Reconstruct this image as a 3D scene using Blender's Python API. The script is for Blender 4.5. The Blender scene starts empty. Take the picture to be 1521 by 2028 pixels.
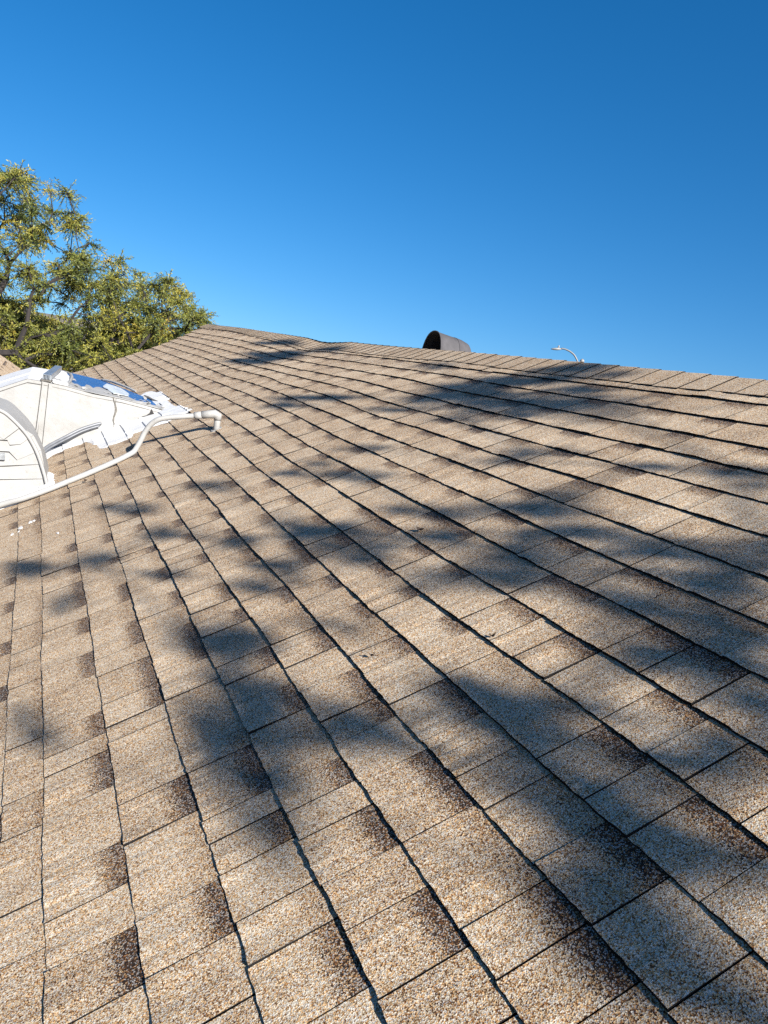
import bpy, bmesh, math, random
import numpy as np
from mathutils import Vector, Matrix

SCN = bpy.context.scene
COL = SCN.collection

# ------------------------------------------------------------------ camera
# Everything is measured in metres.  The roof slope is a 6-in-12 plane: x runs along
# the ridge, y up the slope, z out of it; world z is up and the ground is z = 0.
PITCH = math.atan(0.5)
CP, SP = math.cos(PITCH), math.sin(PITCH)
Z0 = 3.4                      # height of the roof's y = 0 line above the ground
E = 0.143                     # shingle exposure


def W(x, y, z=0.0):
    """roof coordinates -> world"""
    return Vector((x, y * CP - z * SP, y * SP + z * CP + Z0))


def U(x, y, z):
    """level coordinates measured from the roof's y = 0 line -> world"""
    return Vector((x, y, z + Z0))


cam_data = bpy.data.cameras.new("camera")
cam = bpy.data.objects.new("camera", cam_data)
COL.objects.link(cam)
cam_data.sensor_fit = 'HORIZONTAL'
cam_data.sensor_width = 36.0
cam_data.lens = 36.0 * 1486.255 / 1521.0
cam_data.clip_start = 0.02
cam_data.clip_end = 3000.0
ROT = Matrix(((1, 0, 0), (0, CP, -SP), (0, SP, CP)))
_r = ROT @ Vector((0.4032641, 0.8782758, -0.2569235))
_d = ROT @ Vector((0.23972911, -0.37235496, -0.89659452))
_f = ROT @ Vector((-0.88312401, 0.29997234, -0.36070567))
_m = Matrix((_r, -_d, -_f)).transposed().to_4x4()
_m.translation = W(0.0, 0.336082 * E / 0.127, 0.846615 * E / 0.127)
cam.matrix_world = _m
SCN.camera = cam

# ------------------------------------------------------------------ light
SUN = Vector((0.837, 0.174, 0.522)).normalized()      # towards the sun
SUN_ELEV = math.asin(SUN.z)
SUN_AZ = math.atan2(SUN.x, SUN.y)

SKY_LIFT = 0.095
world = bpy.data.worlds.new("World")
SCN.world = world
world.use_nodes = True
wn = world.node_tree
wn.nodes.clear()
w_out = wn.nodes.new('ShaderNodeOutputWorld')
w_bg = wn.nodes.new('ShaderNodeBackground')
w_sky = wn.nodes.new('ShaderNodeTexSky')
w_sky.sky_type = 'NISHITA'
w_sky.sun_disc = False
w_sky.sun_elevation = SUN_ELEV
w_sky.sun_rotation = SUN_AZ
w_sky.altitude = 400.0
w_sky.air_density = 1.0
w_sky.dust_density = 1.2
w_sky.ozone_density = 6.0
w_bg.inputs['Strength'].default_value = 0.053
w_hs = wn.nodes.new('ShaderNodeHueSaturation')
w_hs.inputs['Saturation'].default_value = 1.265
w_hs.inputs['Hue'].default_value = 0.498
# a dry, haze free sky: no bright band along the horizon
w_tc = wn.nodes.new('ShaderNodeTexCoord')
w_map = wn.nodes.new('ShaderNodeMapping')
w_map.vector_type = 'POINT'
w_map.inputs['Location'].default_value = (0.0, 0.0, SKY_LIFT)
w_nrm = wn.nodes.new('ShaderNodeVectorMath')
w_nrm.operation = 'NORMALIZE'
wn.links.new(w_tc.outputs['Generated'], w_map.inputs['Vector'])
wn.links.new(w_map.outputs[0], w_nrm.inputs[0])
wn.links.new(w_nrm.outputs[0], w_sky.inputs['Vector'])
wn.links.new(w_sky.outputs[0], w_hs.inputs['Color'])
wn.links.new(w_hs.outputs[0], w_bg.inputs['Color'])
wn.links.new(w_bg.outputs[0], w_out.inputs['Surface'])

sun_data = bpy.data.lights.new("sun", 'SUN')
sun_data.energy = 5.0
sun_data.angle = math.radians(0.53)
sun_data.color = (1.0, 0.96, 0.90)
sun = bpy.data.objects.new("sun", sun_data)
COL.objects.link(sun)
sun.rotation_euler = SUN.to_track_quat('Z', 'Y').to_euler()
sun.location = (8, 2, 20)

SCN.view_settings.view_transform = 'Standard'
SCN.view_settings.look = 'None'
SCN.view_settings.gamma = 1.0
SCN.view_settings.use_curve_mapping = False
SCN.view_settings.exposure = 1.5
SCN.render.engine = 'CYCLES'
SCN.cycles.max_bounces = 6
SCN.cycles.use_denoising = False

# ------------------------------------------------------------------ measured data
LINES = {0:[(-4.232,-0.0223),(-3.667,-0.0129),(-2.857,-0.0108),(-2.415,-0.0109),(-2.022,-0.0106),(-1.767,-0.0109),(-1.611,-0.0089),(-1.27,-0.0084),(-1.03,-0.0085)],-1:[(-4.47,-0.1444),(-3.737,-0.1171),(-3.094,-0.1125),(-2.604,-0.1121),(-2.238,-0.107),(-1.849,-0.1023),(-1.623,-0.0989),(-1.408,-0.0943)],1:[(-3.982,0.1376),(-3.306,0.1362),(-2.865,0.1358),(-2.501,0.1399),(-2.193,0.137),(-1.994,0.1377),(-1.849,0.1406),(-1.633,0.139),(-1.529,0.1384),(-1.323,0.1383),(-1.097,0.1398),(-0.989,0.1388),(-0.927,0.1409)],2:[(-3.853,0.2871),(-3.472,0.2855),(-3.01,0.2844),(-2.68,0.2842),(-2.406,0.2863),(-2.145,0.2865),(-1.993,0.2838),(-1.751,0.2873),(-1.538,0.2833),(-1.415,0.2865),(-1.195,0.2861),(-1.1,0.2856),(-0.977,0.283),(-0.875,0.2825)],3:[(-3.594,0.4302),(-3.241,0.4246),(-2.656,0.431),(-2.281,0.4329),(-2.012,0.4299),(-1.744,0.4256),(-1.553,0.4314),(-1.426,0.4231),(-1.355,0.427),(-1.231,0.4304),(-1.14,0.4259),(-0.952,0.4301),(-0.744,0.4301)],4:[(-3.37,0.5716),(-2.771,0.5729),(-2.388,0.5737),(-2.102,0.5736),(-1.967,0.5725),(-1.783,0.5781),(-1.512,0.5734),(-1.359,0.5734),(-1.246,0.5719),(-1.132,0.5725),(-0.954,0.5744),(-0.85,0.5731),(-0.746,0.5749),(-0.649,0.5752)],5:[(-3.137,0.7182),(-2.533,0.7133),(-2.327,0.7189),(-2.044,0.7192),(-1.782,0.7131),(-1.55,0.7187),(-1.311,0.717),(-1.115,0.7182),(-1.027,0.7197),(-0.928,0.7188),(-0.783,0.719),(-0.652,0.7201),(-0.544,0.721)],6:[(-3.841,0.869),(-3.388,0.8686),(-2.993,0.8614),(-2.908,0.8622),(-2.547,0.8606),(-2.153,0.8521),(-1.982,0.8561),(-1.746,0.8537),(-1.516,0.8536),(-1.304,0.8542),(-1.142,0.8642),(-0.982,0.8528),(-0.922,0.8533),(-0.788,0.8598),(-0.642,0.8583),(-0.573,0.8583),(-0.513,0.8619)],7:[(-4.696,1.0365),(-4.598,1.0415),(-4.07,1.0191),(-3.578,1.0055),(-3.173,0.9986),(-2.799,1.0031),(-2.711,1.0025),(-2.306,0.9944),(-1.98,0.9956),(-1.693,0.9879),(-1.469,0.9928),(-1.274,0.996),(-0.965,1.0023),(-0.855,1.0031),(-0.747,0.9993),(-0.687,1.0021),(-0.627,0.9978)],8:[(-5.794,1.185),(-5.259,1.1956),(-4.621,1.1774),(-4.07,1.1686),(-3.643,1.1525),(-3.181,1.1438),(-2.825,1.1426),(-2.473,1.1363),(-2.155,1.1431),(-1.99,1.1357),(-1.797,1.1352),(-1.522,1.1398),(-1.258,1.1377),(-1.127,1.1411),(-0.98,1.1473),(-0.754,1.1444)],9:[(-6.414,1.3083),(-5.679,1.3301),(-4.893,1.3281),(-4.32,1.3217),(-3.763,1.2947),(-3.37,1.2844),(-3.044,1.2904),(-2.737,1.2823),(-2.393,1.2809),(-2.264,1.2823),(-2.01,1.285),(-1.774,1.2756),(-1.513,1.274),(-1.377,1.2902),(-1.209,1.2865),(-1.039,1.287),(-0.88,1.2889)],10:[(-7.124,1.4495),(-5.967,1.4625),(-5.162,1.468),(-4.447,1.4646),(-3.929,1.4449),(-3.602,1.4356),(-3.183,1.4277),(-2.937,1.4277),(-2.689,1.4257),(-2.038,1.424),(-1.858,1.4197),(-1.61,1.4193),(-1.36,1.4254),(-1.227,1.4212),(-1.0,1.4278)],11:[(-7.878,1.5992),(-6.566,1.5804),(-5.764,1.6109),(-4.901,1.6076),(-4.31,1.5869),(-3.909,1.5838),(-3.479,1.5672),(-3.151,1.5671),(-2.968,1.563),(-2.607,1.5691),(-2.303,1.5706),(-2.04,1.5652),(-1.801,1.5601),(-1.574,1.5697),(-1.375,1.5641),(-1.12,1.5653)],12:[(-8.638,1.7504),(-6.884,1.7192),(-5.867,1.752),(-5.419,1.7284),(-4.828,1.7395),(-4.535,1.7495),(-4.146,1.7273),(-3.706,1.7035),(-3.429,1.6962),(-3.27,1.7108),(-2.856,1.707),(-2.511,1.6996),(-2.321,1.6993),(-2.086,1.7082),(-1.763,1.7162),(-1.57,1.7155),(-1.457,1.7187),(-1.349,1.7186),(-1.252,1.7173)],13:[(-9.348,1.8916),(-7.164,1.8545),(-5.871,1.8673),(-5.158,1.8743),(-4.828,1.8776),(-4.505,1.8885),(-4.067,1.8603),(-3.558,1.8523),(-3.045,1.8477),(-2.638,1.844),(-2.364,1.851),(-2.168,1.8484),(-1.938,1.8558),(-1.781,1.8545),(-1.621,1.8592),(-1.472,1.8569),(-1.349,1.864)],14:[(-10.08,2.0371),(-7.783,2.0106),(-6.652,1.9788),(-5.874,1.9841),(-5.113,2.0046),(-4.661,2.0195),(-4.316,2.015),(-3.867,2.0036),(-3.342,1.9997),(-2.99,1.9971),(-2.666,1.9971),(-2.388,2.0019),(-2.139,1.9969),(-1.95,2.0097),(-1.775,2.013),(-1.608,2.0044),(-1.474,2.0108)],15:[(-10.797,2.1796),(-8.453,2.1797),(-6.74,2.1348),(-5.971,2.1348),(-5.116,2.1542),(-4.633,2.1562),(-4.2,2.1668),(-3.639,2.141),(-3.21,2.1338),(-2.882,2.1461),(-2.575,2.1447),(-2.243,2.1485),(-1.975,2.152),(-1.774,2.1553),(-1.599,2.1577)],16:[(-11.468,2.3129),(-9.103,2.3437),(-7.252,2.2922),(-6.168,2.2646),(-5.743,2.2893),(-5.077,2.2994),(-4.473,2.3006),(-3.783,2.3093),(-3.324,2.2855),(-2.984,2.2929),(-2.762,2.2952),(-2.684,2.2929),(-2.421,2.3029),(-2.131,2.3039),(-1.911,2.3014),(-1.731,2.3131)],17:[(-12.399,2.498),(-10.416,2.54),(-8.387,2.4801),(-7.221,2.4238),(-6.386,2.4064),(-5.661,2.4337),(-5.149,2.4408),(-4.754,2.4383),(-4.165,2.4326),(-3.684,2.4279),(-3.307,2.4397),(-2.963,2.4409),(-2.596,2.4539),(-2.359,2.4553),(-2.157,2.4625),(-1.972,2.4633),(-1.866,2.471)]}
SEAMS = {-1:[-4.0,-3.76,-3.418,-3.152,-2.888,-2.628,-2.43,-2.323,-2.185,-1.847,-1.617,-1.489,-1.272,-1.151],-2:[-3.806,-3.489,-3.24,-2.944,-2.566,-2.235,-1.938],0:[-3.877,-3.74,-3.393,-3.09,-2.87,-2.723,-2.498,-2.216,-1.842,-1.654,-1.508,-1.316,-1.2,-1.094,-0.974],1:[-3.863,-3.554,-2.987,-2.922,-2.665,-2.311,-2.027,-1.858,-1.669,-1.422,-1.294,-1.095,-0.975],2:[-3.297,-2.946,-2.66,-2.407,-2.122,-1.961,-1.74,-1.483,-1.412,-1.182,-1.096,-0.982,-0.893,-0.763],3:[-3.322,-3.151,-2.929,-2.705,-2.64,-2.312,-2.07,-1.784,-1.565,-1.235,-1.153,-1.073,-0.958,-0.856,-0.733],4:[-2.15,-1.77,-1.5,-1.358,-1.133,-0.951,-0.756,-0.562],5:[-2.312,-2.035,-1.792,-1.552,-1.305,-1.088,-1.021,-0.925,-0.783,-0.652,-0.512],6:[-2.56,-2.307,-1.979,-1.758,-1.688,-1.535,-1.308,-0.963,-0.836,-0.738,-0.597],7:[-2.453,-2.296,-1.987,-1.774,-1.48,-1.254,-0.97,-0.851,-0.766,-0.655],8:[-2.168,-2.001,-1.784,-1.491,-1.309,-1.133,-1.025,-0.892],9:[-1.651,-1.37,-1.213,-0.954],10:[-1.861,-1.628,-1.363,-1.174],11:[-1.576,-1.443]}
PATCHES = {-2:[-3.214,-2.9,-2.525,-2.202],0:[-3.33,-3.038,-2.85,-2.673,-2.434,-2.12,-1.794,-1.582,-1.262,-1.054],1:[-3.271,-2.966,-2.557,-2.197,-1.958,-1.805,-1.344,-1.032],2:[-3.253,-2.94,-2.596,-2.341,-2.074,-1.93,-1.309,-1.136,-0.874],3:[-3.108,-2.871,-2.598,-2.223,-2.041,-1.744,-1.505,-1.204,-1.018,-0.806],4:[-2.032,-1.694,-1.469,-1.331,-1.019,-0.726,-0.602],5:[-2.221,-1.986,-1.745,-1.516,-1.211,-0.701],6:[-2.497,-2.241,-1.914,-1.696,-1.492,-0.946,-0.722],7:[-2.409,-2.187,-1.937,-1.727,-1.408,-1.205,-0.914],8:[-2.141,-1.935,-1.421,-1.09,-0.949],9:[-1.583,-1.32]}
SHADE_CLUMPS = [[-1.882,0.45,-0.0,0.044,-0.044,0.062,-0.085,-0.048,0.9],[-1.631,0.46,-0.002,0.033,-0.029,0.046,-0.064,-0.034,0.9],[-2.049,0.395,0.0,0.028,-0.029,0.034,-0.045,-0.028,0.7],[-1.293,0.417,-0.003,0.027,-0.021,0.035,-0.05,-0.025,0.95],[-1.153,0.388,-0.003,0.023,-0.017,0.027,-0.038,-0.019,0.9],[-1.438,0.434,-0.002,0.021,-0.017,0.027,-0.039,-0.02,0.6],[-0.746,0.796,-0.004,0.029,-0.02,0.024,-0.044,-0.009,1],[-0.667,0.785,-0.003,0.02,-0.013,0.018,-0.033,-0.006,0.8],[-0.733,0.711,-0.004,0.024,-0.016,0.015,-0.026,-0.006,0.8],[-0.82,1.224,-0.002,0.028,-0.024,0.024,-0.047,-0.005,0.9],[-0.821,1.107,-0.002,0.023,-0.019,0.017,-0.032,-0.004,0.6],[-0.754,1.126,-0.002,0.019,-0.015,0.013,-0.025,-0.003,0.5],[-1.171,0.858,-0.002,0.029,-0.025,0.028,-0.047,-0.013,0.8],[-1.276,0.845,-0.001,0.017,-0.015,0.019,-0.031,-0.009,0.5],[-1.03,0.839,-0.002,0.024,-0.019,0.018,-0.03,-0.008,0.6],[-1.289,0.619,-0.003,0.037,-0.031,0.027,-0.041,-0.016,0.5],[-0.878,0.861,-0.003,0.029,-0.022,0.025,-0.045,-0.009,0.5],[-1.682,1.394,0.01,0.037,-0.058,0.031,-0.054,-0.012,0.8],[-1.965,1.215,0.007,0.024,-0.038,0.028,-0.047,-0.014,0.6],[-1.725,1.215,0.006,0.035,-0.049,0.029,-0.05,-0.013,0.6],[-1.443,1.494,0.007,0.034,-0.05,0.025,-0.045,-0.008,0.7],[-1.953,1.434,0.017,0.039,-0.076,0.031,-0.053,-0.014,0.8],[-2.137,1.271,0.009,0.023,-0.042,0.027,-0.044,-0.014,0.5],[-1.887,1.583,0.011,0.019,-0.042,0.025,-0.043,-0.01,0.5],[-2.437,0.932,0.009,0.03,-0.049,0.034,-0.051,-0.022,0.8],[-2.672,0.846,0.005,0.016,-0.027,0.031,-0.045,-0.022,0.5],[-2.08,0.928,0.006,0.034,-0.047,0.023,-0.035,-0.014,0.7],[-2.231,0.751,0.007,0.044,-0.058,0.028,-0.04,-0.019,0.5],[-2.655,0.659,0.007,0.03,-0.045,0.029,-0.04,-0.022,0.6],[-2.196,0.637,0.004,0.035,-0.042,0.026,-0.036,-0.019,0.5],[-3.025,0.484,0.009,0.033,-0.054,0.031,-0.04,-0.027,0.6],[-2.617,0.384,0.003,0.024,-0.031,0.023,-0.03,-0.021,0.6],[-3.058,0.197,0.005,0.027,-0.038,0.028,-0.033,-0.028,0.7],[-3.372,-0.106,0.009,0.055,-0.074,0.039,-0.04,-0.043,0.7],[-3.577,0.409,0.012,0.028,-0.054,0.035,-0.043,-0.031,0.6],[-3.789,0.294,0.008,0.019,-0.037,0.031,-0.037,-0.029,0.4],[-3.532,0.735,0.022,0.032,-0.081,0.031,-0.042,-0.025,0.5],[-3.202,1.064,0.014,0.016,-0.047,0.027,-0.039,-0.018,0.5],[-2.825,1.241,0.021,0.025,-0.069,0.032,-0.049,-0.019,0.6],[-3.182,1.4,0.019,0.011,-0.052,0.026,-0.041,-0.016,0.5],[-3.229,1.211,0.016,0.013,-0.048,0.025,-0.038,-0.016,0.4],[-3.515,2.044,0.064,-0.018,-0.121,0.05,-0.082,-0.025,0.8],[-3.39,2.221,0.065,-0.024,-0.115,0.054,-0.091,-0.025,0.8],[-3.163,2.411,0.076,-0.035,-0.128,0.056,-0.098,-0.023,0.9],[-3.111,2.559,0.05,-0.028,-0.079,0.044,-0.078,-0.017,0.9],[-2.772,2.385,0.033,-0.012,-0.058,0.036,-0.065,-0.013,0.6],[-3.583,1.804,0.034,-0.003,-0.069,0.035,-0.056,-0.019,0.5],[-2.949,2.117,0.032,-0.006,-0.063,0.033,-0.056,-0.014,0.6],[-3.01,1.85,0.024,0.002,-0.054,0.028,-0.046,-0.014,0.4],[-4.227,2.398,0.034,-0.021,-0.052,0.044,-0.073,-0.023,0.4],[-2.832,2.55,0.024,-0.012,-0.04,0.031,-0.056,-0.011,0.4],[-7.226,2.137,0.17,-0.124,-0.243,0.109,-0.157,-0.077,0.8],[-7.0,2.33,0.111,-0.085,-0.153,0.08,-0.118,-0.054,0.6],[-7.171,1.913,0.134,-0.088,-0.2,0.091,-0.128,-0.067,0.7],[-7.984,2.443,0.144,-0.12,-0.19,0.083,-0.121,-0.058,0.6],[-4.534,1.672,0.082,-0.02,-0.156,0.048,-0.072,-0.031,0.7],[-4.63,1.493,0.05,-0.007,-0.1,0.042,-0.061,-0.029,0.5],[-6.34,2.504,0.096,-0.076,-0.13,0.059,-0.089,-0.037,0.5],[-1.63,1.933,0.018,0.019,-0.057,0.019,-0.036,-0.005,0.7],[-1.847,1.875,0.012,0.011,-0.036,0.017,-0.032,-0.005,0.4],[-1.468,1.935,0.007,0.009,-0.023,0.015,-0.03,-0.004,0.5],[-2.297,1.796,0.017,0.01,-0.046,0.024,-0.042,-0.01,0.5],[-2.361,1.657,0.013,0.011,-0.04,0.024,-0.04,-0.011,0.4],[-1.248,1.306,0.002,0.031,-0.035,0.019,-0.035,-0.006,0.6],[-1.185,1.488,0.004,0.033,-0.041,0.022,-0.042,-0.006,0.6],[-1.035,1.249,-0.0,0.037,-0.036,0.022,-0.04,-0.006,0.6],[-0.964,1.364,0.0,0.021,-0.022,0.023,-0.044,-0.005,0.5],[-1.102,1.138,-0.0,0.021,-0.021,0.019,-0.035,-0.007,0.4],[-1.928,-0.045,-0.003,0.032,-0.026,0.04,-0.042,-0.043,0.4],[-1.23,1.665,0.004,0.016,-0.023,0.017,-0.033,-0.004,0.4],[-2.352,1.179,0.011,0.024,-0.047,0.024,-0.038,-0.013,0.4],[-1.739,1.008,0.003,0.027,-0.033,0.022,-0.036,-0.012,0.3],[-1.056,1.353,0.001,0.025,-0.027,0.017,-0.032,-0.004,0.5],[-1.786,0.733,0.001,0.026,-0.028,0.022,-0.033,-0.014,0.3],[-1.028,0.965,-0.002,0.034,-0.029,0.022,-0.04,-0.008,0.4],[-1.168,1.306,0.003,0.074,-0.081,0.065,-0.12,-0.02,0.33],[-0.834,0.974,-0.007,0.064,-0.049,0.042,-0.077,-0.013,0.3],[-1.361,0.588,-0.006,0.073,-0.061,0.056,-0.085,-0.036,0.32],[-0.744,0.813,-0.008,0.055,-0.038,0.045,-0.082,-0.016,0.4],[-0.551,0.757,-0.01,0.058,-0.036,0.025,-0.047,-0.007,0.36],[-1.592,1.246,0.013,0.087,-0.115,0.062,-0.107,-0.026,0.35],[-2.211,0.999,0.023,0.089,-0.138,0.068,-0.105,-0.041,0.3],[-1.216,1.552,0.007,0.043,-0.058,0.048,-0.091,-0.012,0.35],[-0.934,0.796,-0.006,0.05,-0.037,0.041,-0.071,-0.017,0.3],[-3.127,2.205,0.139,-0.042,-0.256,0.163,-0.278,-0.071,0.3],[-1.539,0.424,-0.005,0.071,-0.06,0.099,-0.138,-0.074,0.35],[-1.2,0.851,-0.004,0.059,-0.051,0.042,-0.071,-0.02,0.35],[-0.896,1.249,-0.002,0.038,-0.035,0.047,-0.09,-0.011,0.35],[-0.659,0.691,-0.006,0.037,-0.023,0.02,-0.035,-0.007,0.22],[-0.562,0.776,-0.006,0.037,-0.023,0.018,-0.034,-0.005,0.5],[-0.472,0.814,-0.004,0.02,-0.012,0.017,-0.032,-0.004,0.6],[-0.66,0.919,-0.003,0.019,-0.013,0.012,-0.023,-0.003,0.3],[-2.683,0.066,0.002,0.032,-0.036,0.03,-0.034,-0.031,0.3]]
CROWN_TALL = [[-24.55,0.84,-0.16],[-26.15,-1.52,4.42],[-24.57,-1.0,4.37],[-23.39,1.46,1.02],[-26.42,-0.56,-1.68],[-25.08,0.79,2.63],[-27.35,-0.41,3.36],[-27.52,-2.24,0.13],[-26.85,-1.46,-1.27],[-23.99,-2.11,0.04],[-24.44,-0.5,2.05],[-24.61,-1.01,-0.44],[-25.61,-1.77,0.12],[-24.72,0.53,3.57],[-25.02,0.68,1.84],[-23.67,1.18,1.59],[-25.54,0.54,0.68],[-26.63,-0.79,3.55],[-25.08,0.51,3.87],[-26.05,0.63,2.73],[-26.52,0.16,-1.34],[-23.29,0.49,-0.15],[-24.21,0.49,-0.46],[-27.31,-0.32,1.91],[-23.97,-1.17,2.1],[-27.2,-0.8,0.73],[-27.0,1.17,3.28],[-24.17,-1.49,-0.6],[-22.99,0.99,-0.18],[-24.73,-1.81,-0.95],[-26.24,-2.52,3.29],[-24.07,1.35,-0.61],[-26.77,-0.63,0.51],[-26.51,-0.88,0.98],[-26.0,-0.42,0.39],[-25.66,-2.51,4.2],[-24.64,-1.64,3.27],[-27.43,-1.65,0.79],[-25.68,-1.14,2.44],[-26.47,0.37,-0.17],[-24.78,-0.87,0.23],[-25.76,0.99,1.93],[-25.75,-0.45,2.92],[-27.2,-2.48,4.41],[-23.14,-0.41,-0.43],[-25.08,-0.01,0.22],[-25.96,-0.17,3.45],[-27.73,0.04,4.07],[-23.57,0.65,-1.1],[-24.17,-0.78,3.06],[-28.32,-2.64,3.13],[-25.79,-1.62,0.28],[-27.67,-1.47,1.63],[-24.67,-1.5,-0.04],[-24.67,-1.67,2.52],[-26.43,-2.32,3.23],[-26.07,0.13,-1.6],[-23.73,-0.01,1.67],[-24.51,0.93,2.45],[-25.57,-1.21,4.38],[-26.9,-1.77,4.41],[-24.99,-0.9,4.58],[-23.49,-0.74,-1.26],[-23.29,-0.66,-0.28],[-26.33,-2.04,-1.56],[-25.62,-0.55,3.75],[-23.55,0.51,0.46],[-25.8,-0.91,4.43],[-24.97,1.26,1.99],[-25.22,-1.04,-1.02],[-24.98,0.59,2.05],[-27.4,-2.32,-2.2],[-25.51,-2.23,3.51],[-22.41,1.23,-0.04],[-24.61,-1.32,0.95],[-24.42,-0.18,1.24],[-24.68,0.66,-1.46],[-26.43,-2.03,-0.71],[-26.34,-1.53,2.81],[-24.84,-2.04,0.8],[-25.66,-1.29,-1.19],[-27.66,-1.51,0.11],[-26.03,-1.13,1.0],[-26.02,-2.03,0.1],[-23.44,-0.29,0.18],[-24.44,-1.36,-1.68],[-25.67,-2.31,2.68],[-27.53,-1.83,-0.62],[-23.21,1.02,2.27],[-24.34,0.63,-0.78],[-22.39,0.89,-0.99],[-26.41,-1.76,1.97],[-25.03,0.62,1.5],[-26.08,-1.47,0.49],[-25.71,-1.98,2.34],[-27.01,-0.86,3.91],[-27.08,-0.96,3.6],[-24.05,0.66,3.58],[-27.88,-0.62,4.23],[-24.03,1.01,-0.28],[-25.04,0.57,2.59],[-27.71,-2.31,4.56],[-25.58,-1.5,-1.6],[-23.96,-0.02,-0.83],[-25.03,-1.22,-0.04],[-26.38,-1.25,3.34],[-24.87,0.99,0.08],[-23.84,-0.31,1.54],[-24.96,0.38,2.05],[-24.86,0.25,-0.4],[-26.81,-2.32,1.11],[-28.12,-2.26,1.55],[-25.36,-2.28,4.17],[-23.24,0.37,-0.71],[-23.53,-0.22,0.01],[-24.4,-0.41,-0.73],[-26.0,-1.28,3.87],[-25.69,-0.74,0.4],[-25.14,0.28,2.33],[-24.98,-1.59,-0.74],[-24.42,-1.08,-1.25],[-26.32,-1.74,2.24],[-24.81,-0.7,1.96],[-23.47,0.66,2.13],[-25.25,-1.07,1.65],[-24.19,-1.77,-1.07],[-23.33,-0.41,0.54],[-25.33,-0.55,1.93],[-27.17,-2.67,4.56],[-24.32,-0.71,2.64],[-26.77,-0.99,0.4],[-23.03,0.71,0.66],[-25.0,1.43,1.64],[-27.36,-0.77,4.71],[-27.06,-0.06,3.68],[-25.99,-0.12,-1.25],[-28.13,-2.3,3.25],[-28.74,-2.66,3.98],[-24.75,0.58,3.46],[-26.7,-2.41,0.75],[-26.04,-0.51,1.01],[-25.19,-1.49,-0.53],[-26.96,-1.53,1.83],[-25.3,-0.57,0.62],[-24.47,-1.91,1.28],[-25.21,-2.15,2.37],[-23.68,-0.27,-1.17],[-26.01,0.86,1.79],[-23.98,-1.6,-1.04],[-25.89,-0.11,3.01],[-24.62,1.11,1.31],[-23.69,0.59,-1.37],[-27.29,-1.96,2.1],[-24.35,0.33,4.28],[-25.15,-0.88,-0.71],[-26.01,-0.45,3.11],[-24.37,0.01,0.08],[-24.85,-1.55,4.31],[-26.16,0.47,1.28],[-26.68,-1.86,2.45],[-27.54,-2.33,-0.44],[-23.8,-1.62,-0.51],[-24.41,-1.35,-1.3],[-25.81,-1.31,-0.31],[-23.83,-0.38,1.2],[-26.24,-1.86,-1.87],[-26.91,-1.72,3.8],[-27.4,-1.14,0.99],[-27.79,-0.82,3.07],[-25.83,-1.3,1.65],[-25.42,-2.24,-0.59],[-25.29,0.18,2.16],[-23.5,0.81,2.53],[-26.64,-0.71,0.06],[-25.49,1.52,0.1],[-26.39,-1.32,4.67],[-26.41,-2.34,3.23],[-25.11,-0.72,-0.14],[-22.82,0.44,0.17],[-24.11,-0.97,0.68],[-25.3,0.96,-1.35],[-26.57,0.11,-0.2],[-27.64,-0.11,4.7],[-26.96,-2.35,2.79],[-25.53,-1.58,1.98],[-26.52,0.17,1.71],[-23.06,0.06,0.35],[-23.15,0.35,-0.81],[-22.96,0.69,0.05],[-25.23,-0.79,-1.73]]
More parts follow.
